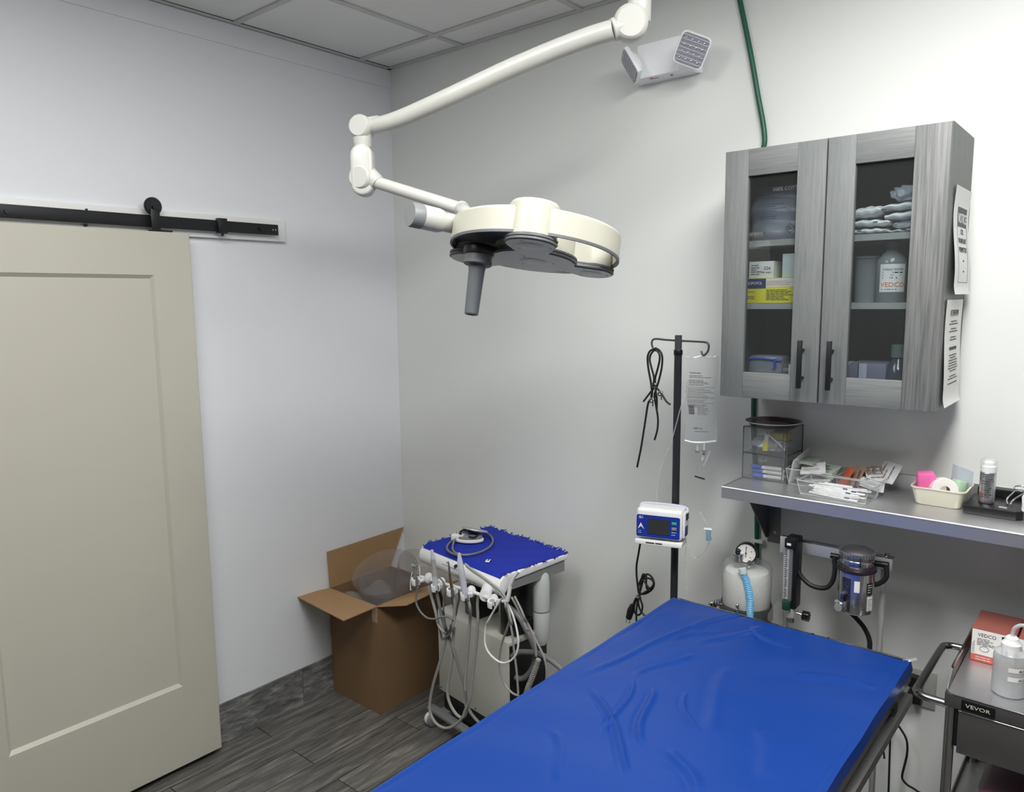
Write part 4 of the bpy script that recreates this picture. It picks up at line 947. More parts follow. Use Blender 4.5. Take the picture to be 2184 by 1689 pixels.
# pump
pc = Vector((1.6159, -0.3341, 1.0602))
pump = thing('infusion_pump','blue and white infusion pump clamped to the grey pole','infusion pump',(pc.x,pc.y,pc.z-0.055),math.radians(17))
PM = Matrix.Translation(pc)@Matrix.Rotation(math.radians(17),4,'Z')@Matrix.Rotation(math.radians(-3),4,'X')
m = MB(PM); m.box((0,0.035,0.004),(0.150,0.085,0.098),white,bev=0.012,seg=4); obj('housing', m, pump)
pbl = mat('pump blue panel', srgb(28,52,146), 0.3, noise=0.03)
m = MB(PM); m.prism(rrect(0.070,0.036,0.006),0,0.0015,pbl,Matrix.Translation((-0.002,-0.0085,-0.004))@FACE); pan=obj('front_panel', m, pump)
m = MB(PM); m.bb((-0.034,-0.0115,-0.028),(0.036,-0.0101,0.022),mat('pump screen',srgb(52,54,58),0.15,noise=0.03)); obj('screen', m, pan)
m = MB(PM); m.bb((0.042,-0.012,0.008),(0.058,-0.010,0.017),mat('green key',srgb(70,160,130),0.4,noise=0.03),bev=0.001); obj('key', m, pan)
m = MB(PM); m.bb((0.042,-0.012,-0.010),(0.058,-0.010,0.000),mgrey,bev=0.001); obj('key', m, pan)
m = MB(PM)
FP = Matrix.Translation((0,-0.0103,0))@FACE
m.add([(-0.068,-0.016,0),(-0.058,0.006,0),(-0.046,-0.016,0),(-0.057,-0.006,0)],[[0,3,1],[3,2,1]],lab_w,FP)
m.lines(FP,-0.064,-0.044,[0.020,0.025],0.0022,lab_w,4); m.lines(FP,-0.066,-0.05,[-0.022,-0.028],0.0012,lab_w,4); m.lines(FP,0.042,0.060,[-0.018,-0.026],0.0016,lab_w,6); obj('print', m, pan)
m = MB(PM); m.tube([(-0.070,0.035,0.040),(-0.068,0.060,0.054),(0.0,0.064,0.056),(0.074,0.060,0.052),(0.080,0.035,0.035)],0.0045,mat('lilac handle',srgb(196,196,214),0.4,noise=0.03),seg=10); obj('carry_handle', m, pump)
m = MB(PM); m.bb((0.0755,0.000,-0.035),(0.0815,0.070,0.045),white,bev=0.002).bb((0.0816,0.010,-0.030),(0.0850,0.040,0.000),navy,bev=0.001).bb((0.0816,0.02,0.02),(0.086,0.05,0.04),blk,bev=0.001); obj('door', m, pump)
m = MB(PM); m.box((0.0,0.03,-0.058),(0.152,0.085,0.016),white,bev=0.003); m.lines(Matrix.Translation((0,-0.0128,-0.060))@FACE,-0.04,0.03,[0],0.004,ink,12)
m.box((0.055,0.095,-0.01),(0.03,0.06,0.05),blk,bev=0.004); obj('base', m, pump)
# power cord of the pump
cs = [[(1.5055, -0.26, 0.9688), (1.4979, -0.26, 0.923), (1.4903, -0.26, 0.8769), (1.4907, -0.26, 0.8412), (1.4943, -0.26, 0.8121), (1.4997, -0.26, 0.7775)],
  [(1.5009, -0.262, 0.7784), (1.4989, -0.262, 0.8049), (1.5116, -0.262, 0.8348), (1.5179, -0.262, 0.8511), (1.5293, -0.262, 0.8478), (1.5297, -0.262, 0.8213), (1.5348, -0.262, 0.8018), (1.5491, -0.262, 0.8112), (1.5585, -0.262, 0.8283), (1.5487, -0.262, 0.8406), (1.5262, -0.262, 0.8382), (1.5037, -0.262, 0.815), (1.499, -0.262, 0.7929), (1.5107, -0.262, 0.7779)],
  [(1.5017, -0.255, 0.7734), (1.5261, -0.255, 0.7826), (1.5485, -0.255, 0.803), (1.5561, -0.255, 0.8256), (1.5462, -0.255, 0.8468), (1.5284, -0.255, 0.8515), (1.5157, -0.255, 0.8366), (1.5079, -0.255, 0.8049), (1.5001, -0.255, 0.776)],
  [(1.5027, -0.265, 0.7738), (1.5189, -0.265, 0.7839), (1.5413, -0.265, 0.8043), (1.5314, -0.265, 0.8197), (1.5167, -0.265, 0.8309), (1.5104, -0.265, 0.8086), (1.5059, -0.265, 0.7777)],
  [(1.4977, -0.262, 0.7716), (1.488, -0.262, 0.7541), (1.4799, -0.262, 0.7339), (1.4734, -0.262, 0.7201)],
  [(1.5019, -0.258, 0.7714), (1.507, -0.258, 0.7547), (1.5138, -0.258, 0.7355), (1.5092, -0.258, 0.7102), (1.4962, -0.258, 0.6976), (1.4828, -0.258, 0.7061), (1.4825, -0.258, 0.7333), (1.4953, -0.258, 0.7668)],
  [(1.501, -0.262, 0.7695), (1.4948, -0.262, 0.7378), (1.4925, -0.262, 0.707), (1.4928, -0.262, 0.6799), (1.4941, -0.262, 0.6529)],
  [(1.4997, -0.257, 0.7675), (1.4967, -0.257, 0.7427), (1.5036, -0.257, 0.7204), (1.5152, -0.257, 0.7084), (1.5251, -0.257, 0.7021)]]
m = MB()
for c_ in cs: m.tube(c_,0.0034,rub,seg=9,n=8)
cord = thing('power_cord','bundled black power cord with plug hanging from the infusion pump','power cord',(1.4995, -0.26, 0.77))
obj('cable', m, cord)
q=[(1.4756, -0.262, 0.7313), (1.4621, -0.262, 0.6775)]; a=Vector(q[0]); b=Vector(q[1])
m = MB().cyl(a,a.lerp(b,0.35),0.007,blk,r1=0.012,seg=12).cyl(a.lerp(b,0.35),b,0.0125,blk,r1=0.011,seg=12,bev=0.002)
d_=(b-a).normalized()
for s_ in (-0.006,0.006): m.cyl(b+Vector((s_,0,0)),b+Vector((s_,0,0))+d_*0.018,0.0014,chrome,seg=8)
obj('plug', m, cord)
q=Vector((1.4988, -0.262, 0.7704)); obj('tie', MB().cyl(q+Vector((-0.002,0,-0.006)),q+Vector((0,0,0.006)),0.0085,film,seg=14), cord)

# ============================================================ ANESTHESIA MACHINE BEHIND THE TABLE
AY = -0.21
an = thing('anesthesia_machine','anesthesia machine with silver vaporizer, flow meter and white canister behind table','anesthesia machine',(2.08,AY,0))
rp = Vector((2.2568, -0.21, 0.904)); b0=Vector((1.9695, -0.21, 1.0378)); b1=Vector((2.279, -0.21, 1.0513))
bz = (b0.z+b1.z)/2
satin = mat('satin aluminium', (0.66,0.66,0.65,1), 0.35, metal=0.6, noise=0.04)
m = MB().bb((b0.x,AY-0.006,bz-0.021),(b1.x+0.002,AY+0.006,bz+0.016),satin,bev=0.002); m.bb((b0.x,AY-0.009,bz+0.0162),(b1.x+0.004,AY+0.009,bz+0.0195),steel2,bev=0.001)
for x_ in (b0.x+0.012,): m.bb((x_-0.014,AY-0.014,bz-0.030),(x_+0.012,AY-0.0065,bz+0.022),satin,bev=0.003)
m.cyl((b1.x-0.014,AY,bz+0.0196),(b1.x-0.014,AY,bz+0.026),0.006,steel2,seg=12); obj('cross_bar', m, an)
obj('right_post'.replace('right_',''), MB().cyl((rp.x,AY+0.006,0.07),(rp.x,AY+0.006,bz+0.01),0.0085,satin,seg=18), an)
lx_ = b0.x+0.018
obj('post', MB().cyl((lx_,AY+0.006,0.07),(lx_,AY+0.006,bz+0.01),0.0085,satin,seg=18), an)
m = MB().bb((lx_-0.03,AY-0.03,0.05),(rp.x+0.03,AY+0.03,0.075),pg,bev=0.004)
for x_ in (lx_,rp.x): m.bb((x_-0.02,AY-0.15,0.045),(x_+0.02,AY+0.16,0.07),pg,bev=0.004)
obj('base', m, an)
for x_ in (lx_,rp.x):
    for y_ in (-0.13,0.14): obj('caster', MB().cyl((x_-0.01,AY+y_,0.0255),(x_+0.01,AY+y_,0.0255),0.025,blk,seg=20,bev=0.003).cyl((x_,AY+y_,0.03),(x_,AY+y_,0.05),0.007,pg), an)
# flow meter
f0=Vector((2.0174, -0.225, 1.0807)); f1=Vector((2.0129, -0.225, 0.862)); fx=(f0.x+f1.x)/2
m = MB().bb((fx-0.016,AY-0.050,f1.z),(fx+0.020,AY-0.0092,f0.z),blk,bev=0.004); fm=obj('flow_meter', m, an)
m = MB().bb((fx-0.020,AY-0.060,f1.z+0.025),(fx+0.008,AY-0.0505,f0.z-0.035),clr,bev=0.002)
m.cyl((fx-0.006,AY-0.055,f1.z+0.028),(fx-0.006,AY-0.055,f0.z-0.038),0.0035,tubec,seg=12)
m.bb((fx-0.017,AY-0.0512,f1.z+0.027),(fx+0.005,AY-0.0506,f0.z-0.037),mat('gauge backing',srgb(92,94,96),0.4,noise=0.03))
for k in range(22): m.bb((fx-0.017,AY-0.0612,f1.z+0.032+0.0062*k),(fx-(0.010 if k%5 else 0.004),AY-0.0602,f1.z+0.0327+0.0062*k),lab_w)
obj('gauge_tube', m, fm)
m = MB().bb((fx-0.018,AY-0.058,f0.z-0.034),(fx+0.014,AY-0.0502,f0.z-0.004),blk,bev=0.003).bb((fx-0.010,AY-0.0592,f0.z-0.024),(fx+0.002,AY-0.0581,f0.z-0.017),lab_w); obj('cap', m, fm)
m = MB().cyl((fx-0.006,AY-0.055,f1.z+0.024),(fx-0.006,AY-0.055,f1.z-0.004),0.013,mat('dark green knob',srgb(20,62,46),0.35,noise=0.05),seg=18,bev=0.002); obj('knob', m, fm)
m = MB().cyl((fx,AY-0.032,f1.z-0.004),(fx,AY-0.032,f1.z-0.034),0.016,satin,seg=22,bev=0.002).cyl((fx,AY-0.03,f1.z-0.034),(fx,AY-0.03,f1.z-0.05),0.011,steel2,seg=20)
m.tube([(fx,AY-0.03,f1.z-0.018),(fx,AY+0.004,f1.z-0.018)],0.006,satin,seg=10,smooth=False)
m.cyl((fx+0.016,AY-0.03,f1.z-0.018),(fx+0.034,AY-0.03,f1.z-0.020),0.003,steel2,seg=10)
obj('clamp', m, an)
kn = Vector((fx+0.044,AY-0.03,f1.z-0.021)); m = MB()
for k in range(4): m.box((0,0,0),(0.020,0.007,0.030),blk,axisM(kn,(1,0,0))@Matrix.Rotation(PI*k/4,4,'Z')@Matrix.Rotation(PI/2,4,'Y'),bev=0.002)
obj('wing_knob', m, an)
m = MB(); m.prism([(-0.05,-0.03),(0.0,-0.035),(0.0,0.03),(-0.02,0.045),(-0.05,-0.01)],-0.003,0.003,clr,Matrix.Translation((fx-0.02,AY-0.03,f1.z-0.035))@FACE); obj('mask_holder', m, an)
# vaporizer
vt=Vector((2.1868, -0.235, 1.0753)); vb=Vector((2.1953, -0.235, 0.8875)); vx=(vt.x+vb.x)/2; vy=AY-0.062; 
vb.z+=0.034; vt.z+=0.030; VM=Matrix.Translation((vx+0.012,vy,vb.z-0.012)); H_=vt.z-vb.z+0.006
silvv = mat('vaporizer silver', (0.60,0.60,0.62,1), 0.18, metal=0.95, noise=0.12, nscale=9)
m = MB(VM).lathe([(0,0.0),(0.042,0.0),(0.047,0.004),(0.048,H_*0.62),(0.044,H_*0.63)],silvv,None,48,caps=False); vap=obj('vaporizer', m, an)
obj('seal_ring', MB(VM).lathe([(0.046,H_*0.625),(0.0515,H_*0.63),(0.0525,H_*0.65),(0.0515,H_*0.675),(0.0505,H_*0.68),(0.0515,H_*0.69),(0.049,H_*0.70),(0.043,H_*0.70)],mat('dark purple ring',srgb(36,31,40),0.3,noise=0.04),None,48,caps=False), vap)
m = MB(VM).lathe([(0.043,H_*0.70),(0.044,H_*0.71),(0.044,H_*0.80),(0.0425,H_*0.81)],silvv,None,48,caps=False)
mi = MB(); mi.text('VAPOMATIC',Matrix.Translation((-0.022,H_*0.73,0.0003)),0.011,ink,wid=0.046); g_=onc((vx+0.012,vy),0.0443,vb.z-0.012,0.3); mi.v=[g_(v) for v in mi.v]
obj('neck', m, vap); obj('lettering', mi, vap)
prof=[(0.0425,H_*0.81),(0.045,H_*0.82),(0.0455,H_*0.90),(0.0445,H_*0.915),(0.036,H_*0.945),(0.018,H_*0.965),(0,H_*0.968)]
m = MB(VM).lathe(prof,mat('dial metal',(0.30,0.30,0.31,1),0.38,metal=0.95,noise=0.05),None,48,caps=False)
for k in range(36): m.box((0,0,0),(0.003,0.003,0.012),silvv,Matrix.Rotation(2*PI*k/36,4,'Z')@Matrix.Translation((0.0455,0,H_*0.885)),bev=0.0005)
obj('dial', m, vap)
mi = MB()
for t_i,(s__,x_) in enumerate((('1',-0.028),('0',0.004),('5',0.03))): mi.text(s__,Matrix.Translation((x_,H_*0.83,0.0008)),0.012,ink)
mi.box((0.0065,H_*0.79,0.0012),(0.004,0.012,0.001),ink)
g_=onc((vx+0.012,vy),0.0456,vb.z-0.012,0.3); mi.v=[g_(v) for v in mi.v]; obj('dial_marks', mi, vap)
mi = MB(); mi.grid(lambda u,v:(-0.006+0.014*u,H_*(0.36+0.17*v),0.0004),4,1,lab_w); mi.grid(lambda u,v:(0.030+0.020*u,H_*(0.08+0.22*v),0.0004),6,1,lab_w); mi.grid(lambda u,v:(0.028+0.020*u,H_*(0.33+0.17*v),0.0004),6,1,ink)
mi.lines(Matrix.Translation((0,0,0.0007)),0.032,0.048,[H_*(0.10+0.03*k) for k in range(6)],0.0014,inkg,4); mi.lines(Matrix.Translation((0,0,0.0007)),0.030,0.046,[H_*(0.36+0.035*k) for k in range(4)],0.002,lab_w,4)
mi.grid(lambda u,v:(-0.040+0.025*u,H_*(0.05+0.50*v),0.0003),6,1,mat('vaporizer dark window',srgb(70,64,76),0.1,metal=0.6,noise=0.3,nscale=60)); mi.lines(Matrix.Translation((0,0,0.0007)),-0.038,-0.016,[H_*(0.28+0.022*k) for k in range(10)],0.0016,chrome,14)
g_=onc((vx+0.012,vy),0.0482,vb.z-0.012,0.3); mi.v=[g_(v) for v in mi.v]; obj('label', mi, vap)
Mf = VM@Matrix.Rotation(-0.15,4,'Z')
m = MB(Mf); m.box((-0.016,-0.052,0.022),(0.034,0.018,0.034),silvv,bev=0.006).cyl((-0.016,-0.060,0.022),(-0.016,-0.068,0.022),0.014,steel2,seg=28,bev=0.002).cyl((-0.016,-0.068,0.022),(-0.016,-0.0695,0.022),0.011,mgrey,seg=28)
m.cyl((-0.012,-0.052,0.040),(-0.010,-0.052,0.062),0.009,chrome,seg=6); obj('filler', m, vap)
for pts,nm in (([(2.1232, -0.24, 1.0427), (2.1402, -0.24, 1.0463), (2.1461, -0.24, 1.043)],'a'),([(2.2293, -0.24, 1.0446), (2.2535, -0.24, 1.0455), (2.2772, -0.24, 1.0479)],'b')):
    m = MB().tube([pts[0],pts[-1]],0.0085,blk,seg=14,smooth=False); obj('hose_fitting', m, vap)
for pts in ([(2.0284, -0.245, 1.006), (2.0325, -0.245, 0.9782), (2.0485, -0.245, 0.9564), (2.0701, -0.245, 0.9425), (2.0969, -0.245, 0.9396), (2.12, -0.245, 0.9484), (2.1334, -0.245, 0.9735), (2.1372, -0.245, 1.0054), (2.1353, -0.245, 1.0297), (2.1361, -0.245, 1.0453)],
            [(2.2717, -0.245, 1.051), (2.274, -0.245, 1.0308), (2.2736, -0.245, 1.0129), (2.2624, -0.245, 0.9968), (2.2469, -0.245, 0.9861), (2.2309, -0.245, 0.981)],
            [(2.1857, -0.235, 0.881), (2.2002, -0.235, 0.8695), (2.2177, -0.235, 0.8527), (2.2311, -0.235, 0.8318), (2.2375, -0.235, 0.812), (2.2385, -0.235, 0.7907), (2.2387, -0.235, 0.7567)]):
    obj('hose', MB().tube(pts,0.0068,rub,seg=12), an)
# absorber canister
cc=Vector((1.8578, -0.2, 0.8541)); cx_=cc.x; cy_=-0.20; zt=Vector((1.8524, -0.2, 0.9307)).z
AM=Matrix.Translation((cx_,cy_,0))
obj('canister', MB(AM).lathe([(0.0,zt-0.135),(0.066,zt-0.135),(0.072,zt-0.12),(0.0735,zt-0.02),(0.066,zt-0.004),(0.050,zt),(0,zt)],mat('white absorber granules',srgb(206,206,202),0.7,noise=0.10,nscale=160,bump=0.8,bscale=300),None,44,caps=False), an)
obj('canister_shell', MB(AM).lathe([(0.076,zt-0.13),(0.077,zt+0.005),(0.071,zt+0.018),(0.058,zt+0.022),(0.020,zt+0.025),(0,zt+0.025)],clear('canister acrylic',(0.92,0.93,0.93,1),0.10,0.07),None,44,caps=False), an)
obj('canister_base', MB(AM).lathe([(0,zt-0.16),(0.080,zt-0.16),(0.083,zt-0.155),(0.083,zt-0.128),(0.078,zt-0.110),(0.0775,zt-0.128),(0,zt-0.128)],mat('dark grey canister base',srgb(58,59,60),0.4,noise=0.04),None,44,caps=False), an)
m = MB().cyl((cx_,cy_,zt-0.16),(cx_,cy_,0.45),0.055,blk,seg=30,bev=0.006).bb((cx_,cy_-0.02,0.62),(lx_,cy_+0.02,0.65),pg); obj('lower_canister', m, an)
gc=Vector((1.8586, -0.215, 0.9857)); gd=Vector((0.25,-0.93,0.1)).normalized()
GM=axisM(gc,gd)
m = MB(GM).lathe([(0,-0.026),(0.030,-0.026),(0.033,-0.022),(0.033,0.000),(0.0305,0.003),(0.029,0.0)],blk,None,40,caps=False)
mg=obj('pressure_gauge', m, an)
yv=(Vector((0,0,1))-gd*gd.z).normalized(); xv=yv.cross(gd)
GF=Matrix(((xv.x,yv.x,gd.x,gc.x),(xv.y,yv.y,gd.y,gc.y),(xv.z,yv.z,gd.z,gc.z),(0,0,0,1)))
m = MB(GF).lathe([(0,0),(0.0290,0.0)],lab_w,None,40,caps=False)
for k in range(13):
    a=-PI*0.25+PI*1.5*k/12
    m.box((0,0,0),(0.0045 if k%3==0 else 0.003,0.0008,0.0004),ink,Matrix.Rotation(a,4,'Z')@Matrix.Translation((0.0255,0,0.0004)))
for k,tx in enumerate(('0','10','20','40','60')):
    a=PI*1.22-PI*1.45*k/4; m.text(tx,Matrix.Translation((0.018*math.cos(a),0.018*math.sin(a)-0.0025,0.0004)),0.006,inkg,align='CENTER')
m.box((0,0.004,0.001),(0.0016,0.034,0.0008),ink); m.ball((0,0,0.001),0.0028,ink,(1,1,0.5),10); obj('dial_face', m, mg)
m = MB().cyl((cx_,cy_,zt+0.02),(cx_,cy_,gc.z-0.030),0.009,chrome,seg=16).cyl((cx_-0.022,cy_-0.02,zt+0.048),(cx_-0.022,cy_-0.02,zt+0.053),0.018,chrome,seg=28,bev=0.001)
m.cyl((cx_-0.020,cy_-0.02,zt+0.026),(cx_-0.020,cy_-0.02,zt+0.048),0.014,steel2,seg=20).ball((cx_-0.022,cy_-0.022,zt+0.060),0.008,blk)
m.cyl((cx_-0.045,cy_-0.01,zt+0.035),(cx_-0.02,cy_-0.015,zt+0.037),0.006,chrome,seg=12).cyl((cx_+0.012,cy_-0.016,zt+0.030),(cx_+0.02,cy_-0.03,zt+0.034),0.006,chrome,seg=12); obj('valve', m, an)
bh=[(1.869, -0.265, 0.9531), (1.8728, -0.265, 0.9374), (1.8835, -0.265, 0.9133), (1.8927, -0.265, 0.8823), (1.898, -0.265, 0.8503), (1.898, -0.265, 0.8169), (1.898, -0.265, 0.7967), (1.899, -0.265, 0.7634)]
obj('breathing_hose', MB().tube(bh[1:],0.0105,mat('light blue corrugated hose',srgb(110,180,222),0.4,noise=0.05),seg=16,n=12,rib=0.0055,ribd=0.11), an)
obj('hose_cuff', MB().tube(bh[:2]+[bh[1]],0.0125,mat('pale cuff',srgb(190,206,210),0.4,noise=0.03),seg=16,smooth=False), an)
m=MB().tube([(1.8678, -0.29, 0.7937), (1.868, -0.29, 0.844)],0.005,chrome,seg=10,smooth=False); q=Vector((1.8667, -0.29, 0.8406)); m.ball(q,0.006,chrome); m.ball(q+Vector((0,0,-0.014)),0.0065,chrome); obj('latch', m, an)
m=MB(); q=Vector((1.7781, -0.26, 0.8138))
for k in range(3): m.lathe([(0.006,0),(0.011,0),(0.011,0.004),(0.006,0.004),(0.006,0)],chrome,axisM(q+Vector((-0.008+0.009*k,0,-0.004+0.005*k)),(0.8,-0.3,0.2)),18,caps=False)
m.tube([q+Vector((-0.02,0,-0.006)),q+Vector((0.03,0.01,0.0))],0.005,steel2,seg=10,smooth=False); m.tube([q+Vector((0.0,0,-0.0)),q+Vector((0.01,0.0,-0.10)),(cx_,cy_,zt-0.2)],0.006,blk,seg=10,smooth=False); obj('inlet_valve', m, an)

# ============================================================ SURGERY TABLE
TX0,TX1,TYb,TYf,TZ = 1.752,2.388,-0.478,-1.90,0.900
tb = thing('surgery_table','stainless steel surgery table covered with a blue vinyl pad','surgery table',((TX0+TX1)/2,(TYb+TYf)/2,0))
m = MB().bb((TX0+0.004,TYf,0.853),(TX1-0.004,TYb+0.018,0.868),steel,bev=0.001)
m.bb((TX0+0.002,TYb+0.012,0.853),(TX1-0.002,TYb+0.018,0.892),steel2,bev=0.001)
m.bb((TX1-0.006,TYf,0.838),(TX1+0.004,TYb+0.018,0.888),steeld,bev=0.002); m.bb((TX0-0.004,TYf,0.838),(TX0+0.006,TYb+0.018,0.886),steeld,bev=0.002)
for x_ in (TX0+0.33,TX0+0.40,TX0+0.44): m.cyl((x_,TYb+0.013,0.892),(x_,TYb+0.013,0.895),0.003,chrome,seg=10)
obj('tabletop', m, tb)
m = MB()
for x_ in (TX1+0.006,TX0-0.006):
    s_=1 if x_>2 else -1
    m.bb((x_-0.012,TYf,0.800),(x_+0.012,TYb-0.02,0.824),steel2 if False else steeld,bev=0.003)
for y_ in (-0.62,-1.13,-1.7):
    m.bb((TX0,y_-0.02,0.808),(TX1,y_+0.02,0.822),steeld,bev=0.002)
    for x_ in (TX1-0.002,TX0+0.002): m.bb((x_-0.012,y_-0.018,0.815),(x_+0.010,y_+0.018,0.845),blk,bev=0.002)
obj('side_rails', m, tb)
m = MB().bb((1.93,-1.40,0.06),(2.21,-0.95,0.80),steel,bev=0.01); obj('column', m, tb)
m = MB().bb((1.80,-1.75,0.0),(2.34,-0.60,0.06),steel,bev=0.01); obj('base', m, tb)
# blue cover as a draped sheet
def fold(x,y):
    h = 0.0
    for (ax,ay,bx,by,wd,am) in FOLDS:
        dx,dy=bx-ax,by-ay; L=math.hypot(dx,dy); t=((x-ax)*dx+(y-ay)*dy)/L/L; 
        d0=((x-ax)*dy-(y-ay)*dx)/L; d0+=0.010*math.sin(t*4.2+ax*20)
        wd*=0.62; e=math.exp(-(d0/wd)**2)-0.45*math.exp(-((d0-wd*1.6)/wd)**2)
        f=1/(1+math.exp(-(t-0.02)*30))/(1+math.exp((t-0.98)*30))
        h+=am*e*f
    return h
FOLDS = [(*(1.8776, -1.0944, 0.9)[:2],*(2.0854, -1.2859, 0.9)[:2],0.010,0.006),(*(1.9143, -1.0024, 0.9)[:2],*(1.986, -1.2046, 0.9)[:2],0.008,0.005),(*(1.9644, -1.0032, 0.9)[:2],*(2.0557, -1.1912, 0.9)[:2],0.012,0.006),
 (*(2.0365, -0.9717, 0.9)[:2],*(2.1212, -1.0952, 0.9)[:2],0.008,0.004),(*(1.8962, -0.6445, 0.9)[:2],*(1.9648, -0.4307, 0.9)[:2],0.010,0.006),(*(1.8905, -0.7399, 0.9)[:2],*(1.9519, -0.6187, 0.9)[:2],0.007,0.004),
 (*(1.9598, -0.7191, 0.9)[:2],*(2.0284, -0.52, 0.9)[:2],0.012,0.004),(*(1.9555, -0.7889, 0.9)[:2],*(1.91, -0.9633, 0.9)[:2],0.014,0.005),(*(2.203, -0.7276, 0.9)[:2],*(2.3521, -0.6637, 0.9)[:2],0.02,0.003),
 (*(1.8017, -1.0211, 0.9)[:2],*(1.9027, -0.6013, 0.9)[:2],0.012,0.004),(*(2.0683, -0.7918, 0.9)[:2],*(2.1362, -1.083, 0.9)[:2],0.025,0.003),(*(2.1224, -1.1784, 0.9)[:2],*(2.2095, -1.2721, 0.9)[:2],0.016,0.005),(*(1.8955, -1.2778, 0.9)[:2],*(2.0017, -1.3904, 0.9)[:2],0.015,0.003),
 (*(2.0144, -0.55, 0.9)[:2],*(2.1331, -0.597, 0.9)[:2],0.012,0.004),(*(2.226, -1.0104, 0.9)[:2],*(2.3064, -1.143, 0.9)[:2],0.03,0.003)]
xs = [TX0-0.003]*1; nx, ny = 190, 330
def prof_x(s):   # along x: skirt, top, skirt
    Wt=TX1-TX0; sk=0.026
    L=Wt+2*sk; q=s*L
    if q<sk: return TX0-0.002-0.002*(1-q/sk), TZ-sk+q
    if q>sk+Wt: return TX1+0.006+0.004*(q-sk-Wt)/sk, TZ-(q-sk-Wt)
    return TX0+(q-sk), TZ
def cov(u,v):
    x_,z_=prof_x(u); y_=TYb+(TYf-TYb)*v
    if v<0.004: z_=min(z_,TZ-0.012*(1-v/0.004))
    top = TX0+0.01<x_<TX1-0.01
    h=fold(x_,y_) if top else 0
    h+=0.0012*math.sin(x_*17+y_*9)+0.0010*math.sin(y_*31-x_*13) if top else 0
    # gentle sag towards the rounded edges
    e=min(x_-TX0,TX1-x_); z_-=0.004*math.exp(-max(0,e)/0.012) if top else 0
    x_+= 0.0008*math.sin(y_*26) if not top else 0
    return (x_,y_,z_+h)
us=[0]+[0.01]; m = MB()
m.grid(cov, nx, ny, bluev); cover=obj('pad_cover', m, tb, sharp=60)
m = MB().bb((TX0+0.006,TYf,0.8685),(TX1-0.002,TYb,0.890),bluev,bev=0.006); obj('pad', m, tb)
q=Vector((2.3896, -0.4716, 0.896)); m = MB().tube([q+Vector((-0.012,-0.012,0.0)),q,q+Vector((0.012,0.010,0.003))],0.004,film,seg=8).tube([q+Vector((-0.004,-0.035,0.0)),q+Vector((0.002,-0.010,0.002))],0.0025,white,seg=8)
obj('corner_tie', m, tb)
# ============================================================ OUTLET AND CORD ON THE BACK WALL
ol = thing('wall_outlet','white double outlet plate with two black plugs low on back wall','outlet',(2.335,0,0.55))
m = MB().bb((2.285,-0.006,0.548),(2.372,-0.0003,0.664),mat('outlet plate',srgb(176,176,170),0.4,noise=0.02),bev=0.002); obj('plate', m, ol)
for z_ in (0.635,0.583): obj('socket', MB().prism(rrect(0.016,0.013,0.008),0,0.001,lab_w,Matrix.Translation((2.325,-0.006,z_))@FACE), ol)
for z_,s_ in ((0.632,'upper'),(0.583,'lower')):
    m = MB().bb((2.302,-0.040,z_-0.017),(2.340,-0.0072,z_+0.017),blk,bev=0.004)
    m.tube([(2.306,-0.03,z_-0.008),(2.28,-0.04,z_-0.03),(2.265,-0.05,z_-0.10),(2.27,-0.05,0.20),(2.27,-0.06,0.012)] if s_=='upper' else [(2.3131, -0.05, 0.5856), (2.2905, -0.05, 0.5667), (2.2649, -0.05, 0.5535), (2.2441, -0.05, 0.5335), (2.2371, -0.05, 0.4745), (2.2522, -0.05, 0.3668)],0.003,rub,seg=8)
    single('wall_plug', m, (2.321,-0.025,z_-0.017), s_+' black power plug in the outlet low on back wall','plug')
m = MB().tube([(2.2701, -0.05, 0.4981), (2.2811, -0.05, 0.4924), (2.2951, -0.05, 0.4768), (2.3079, -0.05, 0.4567), (2.3134, -0.05, 0.4337), (2.3135, -0.05, 0.4031), (2.3089, -0.05, 0.3675), (2.3045, -0.05, 0.3375), (2.3058, -0.05, 0.3211), (2.3178, -0.05, 0.3093), (2.337, -0.05, 0.3036), (2.3514, -0.05, 0.2987), (2.3654, -0.05, 0.2965)],0.0034,rub,seg=8)
m.tube([(2.2693, -0.05, 0.4982),(2.16,-0.10,0.5),(2.14,-0.18,0.45)],0.0034,rub,seg=8)
single('floor_cord', m, (2.3311, -0.05, 0.3343), 'loose black cord hanging on the wall between table and steel cart','cord')

# ============================================================ STEEL UTILITY CART
KZ = 0.850; KX0, KY0, KY1 = 2.472, -0.492, -0.075; KX1 = 3.13
kt = thing('utility_cart','stainless steel utility cart with top tray, drawer and tubular push handle','cart',((KX0+KX1)/2,(KY0+KY1)/2,0))
m = MB(); m.bb((KX0+0.004,KY0+0.004,KZ-0.003),(KX1-0.004,KY1-0.004,KZ),steel)
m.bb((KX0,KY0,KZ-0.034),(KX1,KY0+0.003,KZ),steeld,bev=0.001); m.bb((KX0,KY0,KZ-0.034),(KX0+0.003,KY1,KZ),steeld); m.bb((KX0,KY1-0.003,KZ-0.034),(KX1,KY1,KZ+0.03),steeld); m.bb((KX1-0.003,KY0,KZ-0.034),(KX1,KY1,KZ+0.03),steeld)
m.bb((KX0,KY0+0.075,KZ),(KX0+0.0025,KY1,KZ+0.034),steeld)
m.add([(KX0,KY0+0.02,KZ),(KX0,KY0+0.075,KZ),(KX0,KY0+0.075,KZ+0.030),(KX0,KY0+0.030,KZ+0.006),(KX0+0.002,KY0+0.02,KZ),(KX0+0.002,KY0+0.075,KZ),(KX0+0.002,KY0+0.075,KZ+0.030),(KX0+0.002,KY0+0.030,KZ+0.006)],[[0,1,2,3],[7,6,5,4],[3,2,6,7],[0,3,7,4]],steeld)
